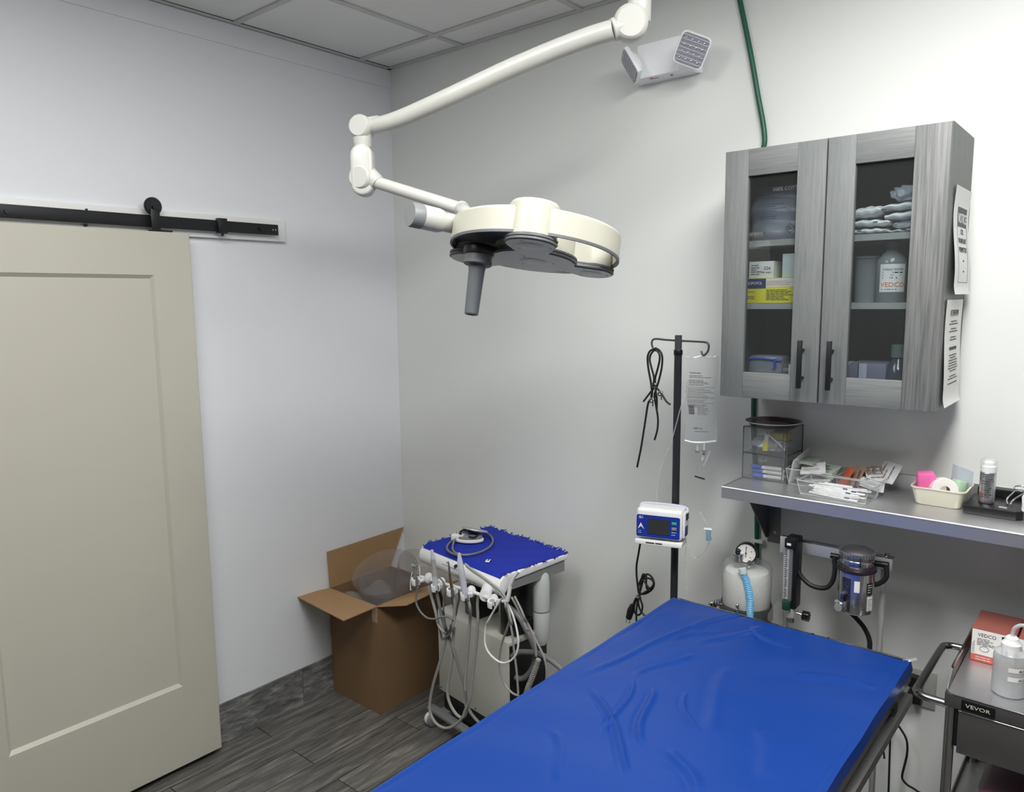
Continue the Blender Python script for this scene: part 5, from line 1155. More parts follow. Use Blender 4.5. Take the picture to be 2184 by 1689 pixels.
m.tube([(KX0+0.001,KY0+0.075,KZ+0.034),(KX0+0.001,KY1,KZ+0.034)],0.0035,steel2,seg=8,smooth=False)
m.tube([(KX0+0.002,KY1,KZ-0.0005),(KX0+0.001,KY0+0.02,KZ-0.0005),(KX0+0.006,KY0+0.005,KZ-0.0005),(KX0+0.02,KY0+0.0005,KZ-0.0005),(KX1,KY0+0.0005,KZ-0.0005)],0.0018,chrome,seg=8,smooth=False)
obj('top_tray', m, kt)
m = MB().bb((KX0+0.035,KY0-0.002,KZ-0.031),(KX0+0.103,KY0-0.0005,KZ-0.006),blk,bev=0.0005); pl8=obj('badge', m, kt)
m = MB().text('VEVOR',FX(KX0+0.0435,KY0-0.0022,KZ-0.0225),0.0125,mat('pale gold lettering',srgb(206,204,186),0.5,noise=0.02),wid=0.050); obj('lettering', m, pl8)
for x_,y_ in ((KX0+0.012,KY0+0.014),(KX0+0.012,KY1-0.014),(KX1-0.014,KY0+0.014),(KX1-0.014,KY1-0.014)):
    o=obj('leg', MB().cyl((x_,y_,0.085),(x_,y_,KZ-0.004),0.0115,steel2,seg=20), kt)
    obj('caster', MB().cyl((x_-0.011,y_,0.038),(x_+0.011,y_,0.038),0.0375,blk,seg=24,bev=0.004).cyl((x_,y_,0.05),(x_,y_,0.09),0.008,steel2), o)
hz=KZ-0.035
m = MB().tube([(KX0+0.012,KY0+0.014,hz),(KX0-0.050,KY0+0.018,hz),(KX0-0.066,KY0+0.035,hz+0.001),(KX0-0.068,KY0+0.07,hz+0.001),(KX0-0.066,KY1-0.10,hz+0.002),(KX0-0.058,KY1-0.065,hz+0.002),(KX0-0.035,KY1-0.055,hz+0.002),(KX0+0.012,KY1-0.055,hz)],0.0095,steel2,seg=16); obj('push_handle', m, kt)
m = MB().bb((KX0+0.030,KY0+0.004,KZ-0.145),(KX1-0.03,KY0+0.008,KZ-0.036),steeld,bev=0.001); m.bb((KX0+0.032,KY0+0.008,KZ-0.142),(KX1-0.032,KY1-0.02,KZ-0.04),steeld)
m.tube([(KX0+0.030,KY0+0.003,KZ-0.0375),(KX1-0.03,KY0+0.003,KZ-0.0375)],0.0015,chrome,seg=6,smooth=False); m.bb((KX0+0.022,KY0+0.006,KZ-0.13),(KX0+0.030,KY1-0.02,KZ-0.036),blk); obj('drawer', m, kt)
for z_ in (0.475,0.15):
    m = MB().bb((KX0+0.004,KY0+0.004,z_-0.003),(KX1-0.004,KY1-0.004,z_),steel)
    m.bb((KX0,KY0,z_-0.012),(KX1,KY0+0.003,z_+0.012),steeld).bb((KX0,KY1-0.003,z_-0.012),(KX1,KY1,z_+0.02),steeld).bb((KX0,KY0,z_-0.012),(KX0+0.003,KY1,z_+0.02),steeld).bb((KX1-0.003,KY0,z_-0.012),(KX1,KY1,z_+0.02),steeld); obj('lower_shelf', m, kt)
plum = mat('plum translucent bin', srgb(118,86,98), 0.3, noise=0.08, nscale=10); 
def bin_(c,z0,label,hx__,hy__,h):
    t=thing('plum_bin',label,'bin',(c[0],c[1],z0)); BM=Matrix.Translation((c[0],c[1],z0))
    m=MB(BM); loft(m,[(rrect(hx__-0.02,hy__-0.02,0.02),0),(rrect(hx__-0.012,hy__-0.012,0.025),0.02),(rrect(hx__-0.004,hy__-0.004,0.03),h),(rrect(hx__,hy__,0.032),h),(rrect(hx__,hy__,0.032),h+0.006),(rrect(hx__-0.008,hy__-0.008,0.028),h+0.006),(rrect(hx__-0.016,hy__-0.016,0.022),0.024)],plum,None,True,True); obj('tub', m, t)
    m=MB(BM); loft(m,[(rrect(hx__+0.002,hy__+0.002,0.033),h+0.0065),(rrect(hx__+0.002,hy__+0.002,0.033),h+0.012),(rrect(hx__-0.012,hy__-0.012,0.025),h+0.02)],plum,None,True,True); obj('lid', m, t)
bin_((2.66,-0.28),0.4755,'plum coloured plastic bin on the upper shelf of steel cart',0.115,0.16,0.105)
bin_((2.68,-0.29),0.1505,'plum coloured plastic bin on the lowest shelf of steel cart',0.16,0.18,0.22)
m = MB().cyl((2.69,-0.330,0.613),(2.69,-0.33,0.640),0.055,mat('dull plum handle',srgb(92,78,84),0.4,noise=0.03),seg=30,bev=0.008)
single('dish', m, (2.69,-0.33,0.609),'round dull grey dish on top of plum bin','dish')
# carton and wash bottle on the cart
vr = mat('brick red carton', srgb(142,82,72), 0.55, noise=0.03)
vrl = mat('coral carton band', srgb(206,96,86), 0.5, noise=0.02)
def carton(x0,x1,label,k):
    t = thing('supply_carton', label, 'carton', ((x0+x1)/2,-0.20,KZ+0.0005), 0, None); y0,y1,h=-0.268,-0.130,0.088
    m=MB(); z=KZ+0.0005
    m.bb((x0,y0,z),(x1,y1,z+h),vr,bev=0.001)
    obj('box', m, t)
    m=MB(); m.bb((x0+0.0015,y0-0.0012,z+0.019),(x1-0.0015,y0-0.0003,z+h-0.003),lab_w); m.bb((x0+0.001,y0-0.0012,z+0.001),(x1-0.001,y0-0.0003,z+0.018),vrl)
    Mx=FX(x0,y0-0.0014,z)
    m.text('VEDCO',Mx@Matrix.Translation((0.014,0.068,0)),0.0125,ink,wid=0.040); m.lines(Mx,0.013,0.055,[0.061,0.057,0.053,0.049,0.045],0.0017,inkg,k)
    m.lines(Mx,0.012,0.05,[0.006,0.012],0.0016,lab_w,k+3)
    M9=Mx@Matrix.Translation((0.008,0.022,0))@Matrix.Rotation(PI/2,4,'Z'); m.lines(M9,0,0.05,[0.0,0.003],0.0012,inkg,k)
    m.bb((x1-0.030,y0-0.0018,z+0.024),(x1-0.016,y0-0.0013,z+h-0.008),ink); m.lines(FX(x1-0.018,y0-0.0024,z+0.030)@Matrix.Rotation(PI/2,4,'Z'),0,0.045,[0.002],0.005,lab_w,6)
    m.tube([Mx@Vector((0.030+0.010*math.cos(a),0.036+0.007*math.sin(a),0.0)) for a in [2*PI*q/14 for q in range(14)]],0.0006,inkg,seg=5,closed=True)
    obj('label', m, t)
carton(2.488,2.584,'brick red carton with white label at left rear of the steel cart',3); carton(2.589,2.690,'brick red carton behind the wash bottle on the steel cart',8)
wb = thing('wash_bottle','translucent alcohol wash bottle with bent spout on the steel cart','bottle',(2.588,-0.405,KZ+0.0005))
BM = Matrix.Translation((2.588,-0.405,KZ+0.0005))
wbm = clear('frosted bottle plastic',(0.9,0.9,0.9,1),0.45,0.2,(0.66,0.68,0.69,1))
obj('body', MB(BM).lathe([(0,0),(0.031,0),(0.035,0.004),(0.0352,0.05),(0.0352,0.092),(0.033,0.102),(0.024,0.110),(0.017,0.113),(0,0.1135)],wbm,None,44,caps=False), wb)
obj('alcohol', MB(BM).lathe([(0,0.002),(0.030,0.002),(0.0335,0.006),(0.0338,0.082),(0,0.082)],clear('alcohol liquid',(0.86,0.87,0.88,1),0.25,0.05,(0.7,0.72,0.74,1)),None,44,caps=False), wb)
obj('cap', MB(BM).lathe([(0.017,0.110),(0.021,0.111),(0.021,0.124),(0.0145,0.132),(0.0135,0.138),(0.009,0.142),(0,0.142)],white,None,36,caps=False), wb)
obj('spout', MB(BM).tube([(0.0,0,0.138),(0.001,0,0.152),(0.004,0,0.163),(0.014,0.002,0.171),(0.028,0.004,0.172),(0.055,0.006,0.168),(0.075,0.008,0.162)],0.0045,wbm,seg=14), wb)
m=MB()
for z_ in (0.044,0.066): m.grid(lambda u,v:(-0.012+0.046*u,z_+0.011*v,0.0003),12,1,lab_w); m.text('ALCOHOL',Matrix.Translation((0.010,z_+0.0025,0.0006)),0.0075,ink)
g_=onc((2.588,-0.405),0.0354,KZ+0.0005,0.35); m.v=[g_(v) for v in m.v]; obj('label', m, wb)

# ============================================================ CARDBOARD BOX IN THE CORNER
BX0,BX1,BY0,BY1,BH = 0.013,0.345,-0.465,-0.105,0.495
bx = thing('cardboard_box','open brown cardboard box with raised flaps standing in the corner','cardboard box',((BX0+BX1)/2,(BY0+BY1)/2,0))
t_=0.005
m=MB().bb((BX0,BY0,0.0005),(BX1,BY0+t_,BH),card).bb((BX0,BY1-t_,0.0005),(BX1,BY1,BH),card).bb((BX0,BY0+t_,0.0005),(BX0+t_,BY1-t_,BH),card).bb((BX1-t_,BY0+t_,0.0005),(BX1,BY1-t_,BH),card).bb((BX0+t_,BY0+t_,0.0005),(BX1-t_,BY1-t_,0.0055),card)
m.bb((BX1-0.035,BY0-0.0005,BH-0.075),(BX1+0.0005,BY0,BH),mat('clear packing tape',srgb(170,140,108),0.25,noise=0.03)); body=obj('body', m, bx)
def flap(P,name='flap'):
    P=[Vector(p) for p in P]; n_=(P[1]-P[0]).cross(P[2]-P[0]).normalized()*0.004
    m=MB(); vs=P+[p+n_ for p in P]; m.add(vs,[[3,2,1,0],[4,5,6,7]]+[[i,(i+1)%4,4+(i+1)%4,4+i] for i in range(4)],cardd); obj(name, m, bx, 20)
flap([(BX0+0.002,BY0+0.002,BH),(BX0+0.002,BY1,BH),(BX0-0.009,BY1+0.10,BH+0.172),(BX0-0.009,BY0,BH+0.168)])      # against the left wall
flap([(BX0,BY0,BH),(BX1,BY0,BH),(0.3999, -0.6812, 0.522),(-0.0216, -0.6212, 0.5)])                                       # folded out to the front
flap([(BX1,BY0,BH),(BX1,BY1,BH),(BX1+0.155,BY1-0.02,BH+0.050),(0.4674, -0.4093, 0.515)])                            # right
flap([(BX0,BY1+0.001,BH),(BX1,BY1+0.001,BH),(BX1,-0.055,BH-0.155),(BX0+0.01,-0.055,BH-0.155)])
def cone(p,d,h,r0,r1,label,arc=2*PI,rot=0):
    M_=axisM(p,d)@Matrix.Rotation(rot,4,'Z'); m=MB(); m.lathe([(r0,0),(r1,h)],cone_m,M_,40,arc=arc,caps=False)
    single('plastic_cone', m, tuple(p), label, 'cone', sharp=60)
cone((0.20,-0.23,0.36),(0.10,-0.30,0.75),0.24,0.055,0.150,'large clear plastic cone standing up in the cardboard box')
cone((0.17,-0.29,0.33),(0.20,-0.05,0.9),0.19,0.045,0.125,'second clear plastic cone nested lower in the cardboard box')
cone((0.21,-0.21,0.40),(0.55,0.10,0.75),0.22,0.05,0.125,'clear plastic cone leaning right over the edge of cardboard box')
m=MB().grid(lambda u,v:(0.03+0.30*u,-0.45+0.30*v,0.42+0.03*math.sin(5*u+3*v)+0.02*math.sin(9*v)),14,14,film,None,0.001); single('plastic_sheet', m,(0.18,-0.3,0.40),'loose clear plastic sheet lying inside the cardboard box','plastic sheet')

# ============================================================ DENTAL CART
dc_t = math.radians(-8); DO=(0.835,-0.292,0)
dt = thing('dental_cart','white mobile dental cart with handpieces and grey hoses in the corner','dental cart',DO,dc_t)
DM = WM[dt]
cab_c = mat('cart cream metal', srgb(196,195,186), 0.4, noise=0.02); dwhite = mat('cart white plastic', srgb(228,228,228), 0.32, noise=0.01)
m = MB(DM)
bx0,bx1,by0,by1,bz0,bz1=-0.225,0.215,-0.088,0.095,0.160,0.512
m.bb((bx0,by0,bz0),(bx1-0.003,by1,bz1-0.012),cab_c,bev=0.002); m.bb((bx0-0.001,by0-0.004,bz0),(bx1+0.001,by0,bz1),cab_c,bev=0.001); m.bb((bx0-0.001,by0-0.001,bz1-0.013),(bx1+0.001,by1+0.02,bz1+0.001),cab_c,bev=0.001)
for x_,z_ in ((bx0+0.012,bz0+0.012),(bx0+0.012,bz0+0.13),(bx0+0.24,bz0+0.012),(bx1-0.012,bz0+0.012)): m.cyl((x_,by0-0.004,z_),(x_,by0-0.007,z_),0.004,inkg,seg=12)
for k in range(2): m.cyl((bx0+0.085+0.03*k,by0-0.004,bz1-0.045),(bx0+0.085+0.03*k,by0-0.006,bz1-0.045),0.006,mgrey,seg=14)
m.lines(Matrix.Translation((bx0,by0-0.0043,bz0))@FACE,0.08,0.15,[0.235,0.225],0.004,lab_w,3)
obj('cabinet', m, dt)
m = MB(DM); m.bb((bx0+0.01,by0+0.012,0.075),(bx1-0.01,by1-0.012,bz0-0.0005),blk); m.bb((bx1-0.002,by0+0.004,0.12),(bx1+0.004,by1+0.01,bz1-0.014),blk); obj('lower_box', m, dt)
m = MB(DM); m.bb((bx0+0.11,by0+0.05,bz1),(bx0+0.20,by1-0.02,0.640),blk,bev=0.008); m.bb((bx0+0.20,by0+0.10,0.60),(bx1-0.09,by1-0.02,0.72),blk,bev=0.008); m.bb((bx1-0.085,by0+0.030,bz1-0.002),(bx1-0.045,by1,0.72),blk,bev=0.006); m.bb((bx1-0.05,by0+0.05,bz1+0.001),(bx1-0.02,by1-0.03,bz1+0.05),blk,bev=0.004)
obj('column', m, dt)
m = MB(DM)
for y_ in (by0-0.035,by1+0.02): m.bb((bx0-0.03,y_-0.018,0.072),(bx1+0.06,y_+0.018,0.088),mgrey,bev=0.003)
m.bb((bx0,by0-0.03,0.060),(bx0+0.05,by1+0.03,0.0715),mgrey); m.bb((bx1-0.03,by0-0.03,0.060),(bx1+0.02,by1+0.03,0.0715),mgrey); obj('foot_frame', m, dt)
for x_ in (bx0-0.012,bx1+0.04):
    for y_ in (by0-0.035,by1+0.02):
        m=MB(DM).cyl((x_-0.024,y_,0.031),(x_-0.008,y_,0.031),0.030,white if y_<0 else mgrey,seg=26,bev=0.005).cyl((x_-0.004,y_,0.031),(x_+0.012,y_,0.031),0.030,mgrey,seg=26,bev=0.005).cyl((x_-0.006,y_,0.03),(x_-0.006,y_,0.071),0.007,blk,seg=12); obj('caster', m, dt)
# tray head with rounded front
TZ_=0.800; tx0,tx1,ty0,ty1=-0.245,0.252,-0.165,0.190
def side_profile(o=0.0): return [(ty1,TZ_-o),(ty0+0.045,TZ_-o),(ty0+0.020,TZ_-0.006-o),(ty0+0.004,TZ_-0.022),(ty0-0.002,TZ_-0.045),(ty0+0.002,TZ_-0.068+o),(ty0+0.012,TZ_-0.075+o),(ty0+0.03,TZ_-0.070+o),(ty0+0.06,TZ_-0.030),(ty1,TZ_-0.018)]
SP=Matrix(((0,0,1,0),(1,0,0,0),(0,1,0,0),(0,0,0,1)))
m = MB(DM); m.prism(side_profile(),tx0,tx1,dwhite,SP,bev=0.004,seg=3); obj('tray_head', m, dt, 50)
m = MB(DM); m.prism([(ty1-0.01,TZ_-0.0185),(ty0+0.065,TZ_-0.0305),(ty0+0.04,TZ_-0.066),(ty1-0.01,TZ_-0.066)],tx0+0.01,tx1-0.008,mgrey,SP); obj('underside', m, dt)
m = MB(DM); m.lines(Matrix.Translation((tx0,ty0-0.003,TZ_-0.045))@FACE,0.16,0.36,[0.008],0.002,ink,4); m.lines(Matrix.Translation((tx0,ty0-0.002,TZ_-0.06))@FACE,0.24,0.40,[0.0],0.002,inkg,5)
m.cyl((tx0+0.245,ty0+0.004,TZ_-0.022),(tx0+0.245,ty0-0.006,TZ_-0.026),0.006,blk,seg=14); obj('marks', m, dt)
# bar with holders
HY = -0.555
hp_ = [Vector(p) for p in [(0.7334, -0.565, 0.7471), (0.7757, -0.565, 0.7511), (0.8414, -0.565, 0.7488), (0.9011, -0.565, 0.7367), (0.9942, -0.565, 0.754), (1.0611, -0.565, 0.7537), (1.1008, -0.565, 0.7497), (1.1436, -0.565, 0.7593)]]
m = MB(); m.tube([hp_[0],hp_[2],hp_[4],hp_[6],hp_[7]],0.0065,dwhite,seg=12); 
q0=hp_[5]; m.cyl(q0,DM@Vector((0.12,-0.10,0.725)),0.021,dwhite,seg=24,bev=0.004); obj('holder_bar', m, dt)
def holder(c,r_,open_=True):
    m=MB(); m.lathe([(r_*0.62,-0.012),(r_,-0.010),(r_*1.05,0.010),(r_*0.95,0.014),(r_*0.62,0.013),(r_*0.62,-0.012)],dwhite,axisM(c,(0.1,-0.15,1)),28,arc=2*PI*0.86,caps=False); return m
hold = [(0.7375, -0.595, 0.7389), (0.8433, -0.595, 0.7406), (0.9229, -0.595, 0.7442), (0.992, -0.595, 0.7457), (1.1202, -0.595, 0.7505)]
for k,c in enumerate(hold):
    m=holder(Vector(c),0.0165); m.cyl(Vector(c)+Vector((0.014,0.012,0.002)),hp_[min(k+ (1 if k<3 else 1),6)] if k<4 else hp_[6],0.008,dwhite,seg=12)
    m.ball(hp_[(1,2,3,4,6)[k]],0.019,dwhite,(0.85,1,1.15)); obj('holder', m, dt, 50)
# hand pieces
def hpiece(pts,rads,mats,name,lab=None):
    m=MB(); P=[Vector(p) for p in pts]
    for i in range(len(P)-1): m.cyl(P[i],P[i+1],rads[i],mats[i],r1=rads[i+1],seg=18)
    o=obj(name,m,dt,60)
    if lab: o['label']=lab
    return o
sleeve = clear('frosted sleeve',(0.85,0.87,0.9,1),0.6,0.15,(0.70,0.72,0.78,1))
hpiece([(0.8331, -0.6, 0.8839), (0.838, -0.6, 0.8499), (0.8439, -0.6, 0.7866), (0.8482, -0.6, 0.7345)],[0.0055,0.0085,0.010,0.009],[sleeve,greyh,sleeve],'handpiece')
hpiece([(0.8335, -0.6, 0.8729), (0.838, -0.6, 0.8499), (0.8472, -0.6, 0.7638)],[0.0035,0.005,0.0055],[greyh2,greyh2],'handpiece')
hpiece([(0.9714, -0.6, 0.9018), (0.9754, -0.6, 0.8687), (0.9837, -0.6, 0.8251), (0.9971, -0.6, 0.76), (0.9986, -0.6, 0.7433)],[0.005,0.0105,0.0115,0.0105,0.0095],[sleeve,sleeve,sleeve,sleeve],'handpiece','handpiece in clear bluish sleeve')
hpiece([(0.9766, -0.598, 0.8428), (0.9854, -0.598, 0.8193), (1.0006, -0.598, 0.7489)],[0.005,0.006,0.0045],[blk,mat('violet grip',srgb(96,98,160),0.4,noise=0.05)],'grip_insert')
hpiece([(0.9164, -0.6, 0.8584), (0.9191, -0.6, 0.8446), (0.9215, -0.6, 0.8192), (0.9254, -0.6, 0.7942), (0.9323, -0.6, 0.764), (0.9392, -0.6, 0.7339)],[0.0025,0.0035,0.0045,0.006,0.006,0.0055],[chrome,chrome,brass,brass,steel2],'handpiece','slim steel and bronze handpiece')
m=MB().ball(Vector((0.9105, -0.6, 0.8541)),0.004,chrome,seg=10); obj('burr_head', m, dt)
hpiece([(0.7347, -0.6, 0.8001), (0.7377, -0.6, 0.7676), (0.7424, -0.6, 0.7265)],[0.0065,0.0075,0.0055],[greyh2,greyh2],'syringe_handle')
m=MB().box(Vector((0.7346, -0.6, 0.8022)),(0.022,0.014,0.010),chrome,bev=0.003).tube([(0.7391, -0.6, 0.8041), (0.7729, -0.6, 0.8093), (0.8021, -0.6, 0.8139), (0.8162, -0.6, 0.8067)],0.0022,chrome,seg=8); m.cyl(Vector((0.74, -0.6, 0.8089)),Vector((0.74, -0.6, 0.8089))+Vector((0,0,0.012)),0.004,chrome,seg=10); obj('syringe_nozzle', m, dt)
m=MB().tube([(0.7341, -0.61, 0.7788), (0.7241, -0.61, 0.7402), (0.7228, -0.61, 0.7096), (0.727, -0.61, 0.7076)],0.0016,white,seg=8).tube([(0.7678, -0.605, 0.809), (0.7712, -0.605, 0.7889), (0.7682, -0.605, 0.7643)],0.0014,white,seg=8); obj('lever', m, dt)
hpiece([(1.2465, -0.6, 0.8985), (1.2229, -0.6, 0.8703), (1.2073, -0.6, 0.8397), (1.2, -0.6, 0.8028), (1.1929, -0.6, 0.782), (1.1739, -0.6, 0.7757)],[0.0055,0.0055,0.006,0.007,0.0075,0.006],[dwhite]*5,'suction_tip')
# hoses: grey tubes hanging in loops in front of the cabinet
A=[[(0.7529, -0.6, 0.723), (0.7407, -0.6, 0.6805), (0.7437, -0.6, 0.6509), (0.7661, -0.6, 0.6264), (0.7991, -0.6, 0.6141), (0.8363, -0.6, 0.6198), (0.8773, -0.6, 0.6385), (0.9133, -0.6, 0.6483), (0.9327, -0.6, 0.6419), (0.9037, -0.57, 0.6074), (0.897, -0.57, 0.5845), (0.8782, -0.57, 0.558), (0.849, -0.57, 0.5343), (0.8429, -0.57, 0.5355), (0.8337, -0.57, 0.5695), (0.8189, -0.57, 0.6233)], [(0.7958, -0.585, 0.7319), (0.8147, -0.585, 0.6795), (0.8297, -0.585, 0.6384), (0.8405, -0.585, 0.5963), (0.8682, -0.585, 0.5741), (0.8601, -0.56, 0.5552), (0.8528, -0.56, 0.5195), (0.819, -0.56, 0.429), (0.7821, -0.56, 0.3324), (0.7601, -0.56, 0.2518), (0.7606, -0.56, 0.2039), (0.7895, -0.56, 0.173), (0.8401, -0.56, 0.1714), (0.8905, -0.56, 0.2014), (0.932, -0.56, 0.2479), (0.9489, -0.56, 0.2848), (0.9737, -0.56, 0.3363), (0.9826, -0.56, 0.3847), (0.9919, -0.56, 0.4478), (1.0119, -0.56, 0.5726), (1.0196, -0.56, 0.6625), (1.0186, -0.56, 0.7096), (1.0252, -0.56, 0.7544)], [(0.8349, -0.585, 0.7355), (0.8474, -0.585, 0.682), (0.862, -0.585, 0.6322), (0.8769, -0.585, 0.5945), (0.8502, -0.55, 0.5579), (0.881, -0.55, 0.4997), (0.9113, -0.55, 0.4298), (0.9375, -0.55, 0.3651), (0.9441, -0.55, 0.3123), (0.9668, -0.55, 0.2745), (1.0052, -0.55, 0.2521), (1.0394, -0.55, 0.2377)], [(0.8597, -0.59, 0.7814), (0.8793, -0.59, 0.7685), (0.8885, -0.59, 0.7443), (0.8791, -0.59, 0.6978), (0.8758, -0.59, 0.6584), (0.8462, -0.56, 0.6364), (0.853, -0.56, 0.5927), (0.8684, -0.56, 0.5637), (0.8855, -0.56, 0.5958), (0.9109, -0.56, 0.6448), (0.9181, -0.56, 0.6745), (0.9289, -0.56, 0.7127), (0.9201, -0.56, 0.7487)], [(0.9331, -0.59, 0.7263), (0.9361, -0.59, 0.6979), (0.931, -0.59, 0.6527), (0.9238, -0.59, 0.6066), (0.8868, -0.55, 0.5623), (0.8711, -0.55, 0.4353), (0.8476, -0.55, 0.3346), (0.8542, -0.55, 0.2806), (0.886, -0.55, 0.2451), (0.9223, -0.55, 0.2397), (0.9471, -0.55, 0.2766), (0.9401, -0.55, 0.3109), (0.9422, -0.55, 0.3972), (0.9572, -0.55, 0.5228), (0.9714, -0.55, 0.6312), (1.0012, -0.58, 0.6973), (0.9925, -0.58, 0.7296)], [(1.1655, -0.59, 0.7854), (1.1333, -0.59, 0.7412), (1.0965, -0.59, 0.6809), (1.0766, -0.58, 0.6564), (1.0699, -0.58, 0.5971), (1.0803, -0.58, 0.5656), (1.1091, -0.58, 0.5457), (1.1485, -0.58, 0.5395), (1.184, -0.58, 0.5563), (1.2121, -0.58, 0.5889), (1.2229, -0.58, 0.6284), (1.22, -0.58, 0.6691), (1.2035, -0.58, 0.7197), (1.1875, -0.58, 0.7467), (1.1637, -0.58, 0.7762)]]
RD=[0.0036,0.0055,0.006,0.0036,0.0058,0.0036]; HM_=[greyh2,greyh,greyh2,greyh2,greyh,dwhite]
for pts,r_,mt in zip(A,RD,HM_): obj('hose', MB().tube(pts,r_,mt,seg=10,n=5), dt)
m=MB(); 
for q in [(0.8192, -0.57, 0.724), (0.9053, -0.57, 0.7128), (0.9722, -0.57, 0.7197)]: m.cyl(Vector(q),Vector(q)+Vector((0.0,0.01,-0.05)),0.0075,greyh2,r1=0.006,seg=12)
obj('strain_relief', m, dt)
Bq=[[(0.9999, -0.6, 0.8685), (1.0256, -0.6, 0.8574), (1.0728, -0.6, 0.8432), (1.126, -0.6, 0.8254), (1.1744, -0.6, 0.8045), (1.1944, -0.6, 0.7688), (1.2105, -0.6, 0.705), (1.1216, -0.5, 0.6641), (1.1029, -0.5, 0.6182), (1.08, -0.5, 0.5617), (1.068, -0.5, 0.5078), (1.0689, -0.5, 0.4545), (1.0887, -0.5, 0.4103), (1.125, -0.5, 0.387), (1.1576, -0.5, 0.3865)], [(1.0053, -0.6, 0.8612), (1.0365, -0.6, 0.8487), (1.0906, -0.6, 0.8335), (1.1363, -0.6, 0.8142), (1.1776, -0.6, 0.789), (1.1873, -0.6, 0.7533), (1.111, -0.5, 0.6786), (1.1282, -0.5, 0.6138), (1.138, -0.5, 0.5411), (1.1479, -0.5, 0.4742), (1.1541, -0.5, 0.3941)], [(1.0848, -0.45, 0.7201), (1.1134, -0.45, 0.6838), (1.1346, -0.45, 0.6516), (1.1556, -0.45, 0.6168), (1.149, -0.42, 0.6028), (1.1772, -0.42, 0.5639), (1.2017, -0.42, 0.5301), (1.2156, -0.42, 0.4992), (1.2206, -0.42, 0.4655), (1.2187, -0.42, 0.4354)], [(1.1079, -0.46, 0.732), (1.1361, -0.46, 0.6931), (1.1535, -0.46, 0.6632), (1.1393, -0.43, 0.6331), (1.1641, -0.43, 0.599), (1.1779, -0.43, 0.556), (1.1811, -0.43, 0.5158)]]
for pts in Bq: obj('hose', MB().tube(pts,0.0040,greyh,seg=10,n=5), dt)
Cq=[[(0.9974, -0.38, 0.644), (1.0579, -0.38, 0.6174), (1.102, -0.38, 0.5661), (1.1309, -0.38, 0.5172), (1.1379, -0.38, 0.4771), (1.1228, -0.38, 0.4298), (1.0928, -0.38, 0.3894), (1.0625, -0.38, 0.3701), (1.0242, -0.38, 0.37)], [(1.0423, -0.4, 0.4612), (1.0728, -0.4, 0.4859), (1.1175, -0.4, 0.5011), (1.1611, -0.4, 0.51), (1.2073, -0.4, 0.5065), (1.2422, -0.4, 0.4968), (1.2697, -0.4, 0.4851), (1.2935, -0.4, 0.4636)]]
for pts in Cq: obj('suction_hose', MB().tube(pts,0.0105,greyh2,seg=14,n=6), dt)
obj('corrugated_hose', MB().tube([(1.1917, -0.43, 0.5073), (1.1772, -0.43, 0.4673), (1.1588, -0.43, 0.4196), (1.1403, -0.43, 0.3774), (1.129, -0.43, 0.3433)],0.010,greyh,seg=14,rib=0.007,ribd=0.07), dt)
obj('corrugated_hose', MB().tube([(0.9485, -0.33, 0.6844), (0.9759, -0.33, 0.685), (0.9946, -0.33, 0.6433), (1.021, -0.33, 0.6039), (1.0546, -0.33, 0.5607), (1.073, -0.33, 0.5229)],0.0125,blk,seg=14,rib=0.008,ribd=0.10), dt)
obj('cable_tie', MB().tube([(1.1504, -0.4, 0.5157), (1.1646, -0.4, 0.4991), (1.186, -0.4, 0.4939)],0.0018,ink,seg=6), dt)
wp=Vector((1.0478, -0.25, 0.7879)); wq=Vector((1.0775, -0.25, 0.4572))
bwm = clear('water bottle plastic',(0.85,0.87,0.86,1),0.78,0.2,(0.66,0.69,0.68,1))
wxc=(wp.x+wq.x)/2+0.003; WB=Matrix.Translation((wxc,-0.25,wq.z)); hh=wp.z-wq.z
m=MB(WB).lathe([(0,0),(0.018,0.004),(0.030,0.030),(0.033,hh*0.42),(0.0325,hh*0.43),(0.0335,hh*0.44),(0.0335,hh*0.76),(0.029,hh*0.86),(0.017,hh*0.92),(0.014,hh*0.93),(0.014,hh*1.0)],bwm,None,36,caps=False)
wb2=obj('water_bottle', m, dt)
obj('bottle_ring', MB(WB).lathe([(0.0332,hh*0.425),(0.0340,hh*0.43),(0.0332,hh*0.438)],inkg,None,36,caps=False), wb2)
obj('bottle_neck', MB(WB).cyl((0,0,hh*0.95),(0,0,hh*1.03),0.018,mgrey,seg=24,bev=0.003).bb((-0.06,-0.015,hh*1.0),(0.005,0.015,hh*1.03),mgrey), dt)
# towel with frayed edge
def towel(u,v):
    x_=tx0+0.012+(tx1-tx0-0.020)*u; y_=ty0+0.012+(ty1-ty0-0.008)*v
    z_=TZ_+0.004+0.0012*math.sin(22*u)*math.sin(17*v)
    if y_<ty0+0.045: z_-=0.018*((ty0+0.045-y_)/0.045)**2*1.6-0.002
    return (x_,y_,z_)
m=MB(DM); m.grid(towel,40,30,blued,None,0.004); R_=random.Random(2)
for k in range(170):
    s_=R_.random(); 
    if k%3: p=Vector(towel(s_,1)); d_=Vector((R_.uniform(-.5,.5),1,R_.uniform(-0.2,0.6)))
    elif k%2: p=Vector(towel(0,s_)); d_=Vector((-1,R_.uniform(-.5,.5),R_.uniform(-.3,.4)))
    else: p=Vector(towel(1,s_)); d_=Vector((1,R_.uniform(-.5,.5),R_.uniform(-.3,.2)))
    m.tube([p,p+d_*R_.uniform(0.006,0.016)],0.0016,blued,seg=4,smooth=False)
tw=thing('blue_towel','bright blue frayed towel spread over the top of dental cart','towel',tuple(DM@Vector((0,0,TZ_))),dc_t); obj('cloth', m, tw)
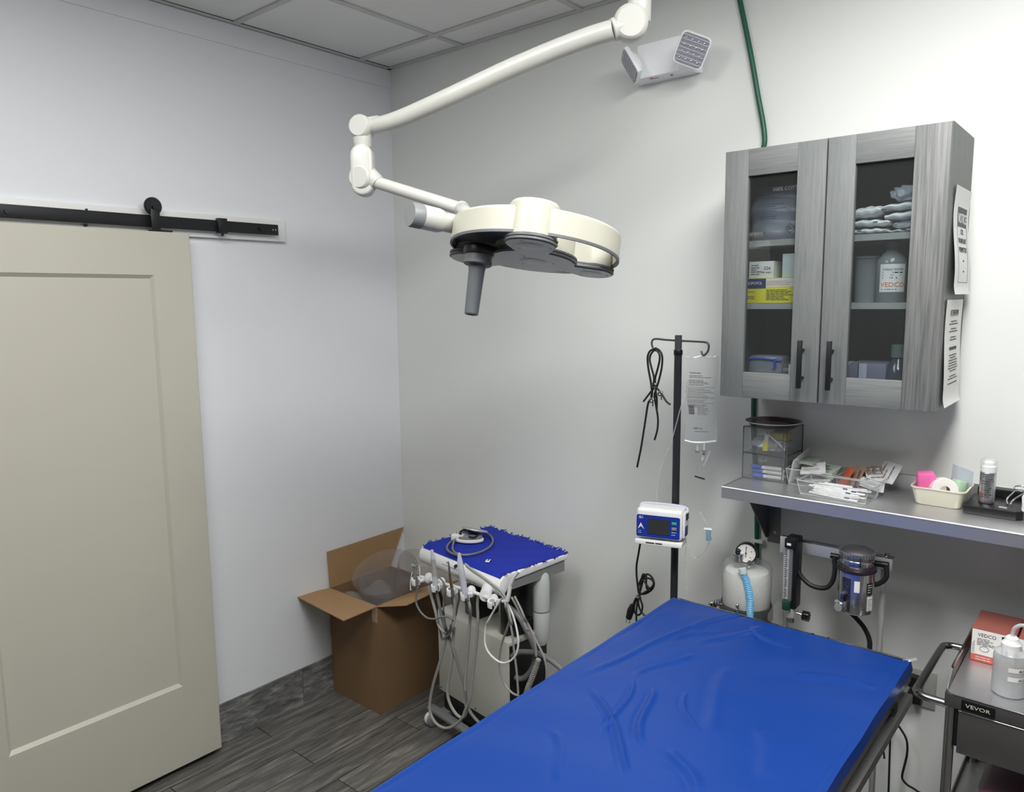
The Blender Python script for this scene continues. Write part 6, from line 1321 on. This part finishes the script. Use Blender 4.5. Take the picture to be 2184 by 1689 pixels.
Mt=Matrix.Translation(Vector((0.9311, -0.4001, 0.806)))@Matrix.Rotation(dc_t+0.5,4,'Z'); m=MB(Mt)
m.grid(lambda u,v:(-0.008+0.016*u,-0.016+0.032*v,0.002+0.004*math.sin(PI*v)),2,6,lab_w); m.lines(Matrix.Translation((0,0,0.0065))@Matrix.Rotation(PI/2,4,'Z'),-0.010,0.010,[-0.003],0.005,ink,3); obj('tag', m, tw)
# grey foot pedal with coiled hose on the towel
pc_=Vector((0.7117, -0.2751, 0.81))
pd=thing('foot_pedal','grey metal foot pedal with coiled grey hose on blue towel','foot pedal',tuple(pc_))
m=MB(Matrix.Translation(pc_)@Matrix.Rotation(0.55,4,'Z'))
m.prism([(0.062*math.cos(a)*(1 if math.cos(a)>0 else 1.0),0.038*math.sin(a)) for a in [2*PI*k/36 for k in range(36)]],0.0,0.012,white,None,bev=0.003); m.prism([(0.056*math.cos(a),0.032*math.sin(a)) for a in [2*PI*k/36 for k in range(36)]],0.012,0.024,mgrey,None,bev=0.003)
m.box((-0.045,-0.006,0.016),(0.05,0.036,0.022),lab_w,bev=0.004); obj('base', m, pd)
m=MB(Matrix.Translation(pc_+Vector((0.0,0.035,0.034)))@Matrix.Rotation(-0.32,4,'X')); m.lathe([(0,0),(0.052,0),(0.056,0.003),(0.054,0.007),(0,0.009)],mat('worn grey metal',(0.5,0.5,0.49,1),0.35,metal=0.6,noise=0.05),None,40,caps=False); obj('treadle', m, pd)
m=MB().tube([(0.6547, -0.2746, 0.822), (0.6731, -0.3119, 0.822), (0.7073, -0.3604, 0.822), (0.758, -0.4165, 0.822), (0.7993, -0.4417, 0.822), (0.8261, -0.4269, 0.816), (0.8481, -0.3982, 0.816), (0.8551, -0.3527, 0.816), (0.8418, -0.2925, 0.816), (0.8003, -0.2268, 0.816), (0.7431, -0.1815, 0.816), (0.6823, -0.1622, 0.816), (0.6387, -0.1827, 0.816), (0.6299, -0.2303, 0.816), (0.6555, -0.2894, 0.816), (0.6821, -0.3571, 0.816), (0.7142, -0.4048, 0.816), (0.753, -0.4331, 0.816), (0.7917, -0.4426, 0.816), (0.8228, -0.4406, 0.816)],0.0042,greyh2,seg=10)
m.cyl(pc_+Vector((-0.012,-0.004,0.024)),pc_+Vector((-0.012,-0.004,0.040)),0.010,chrome,seg=16); obj('hose', m, pd)
m=MB(Matrix.Translation(pc_+Vector((0.0,0,0.030)))).tube([(0.045*math.cos(a),0.03*math.sin(a),0.004*math.sin(3*a)) for a in [PI*1.7*k/14-1 for k in range(15)]],0.0035,blk,seg=8); obj('bail', m, pd)
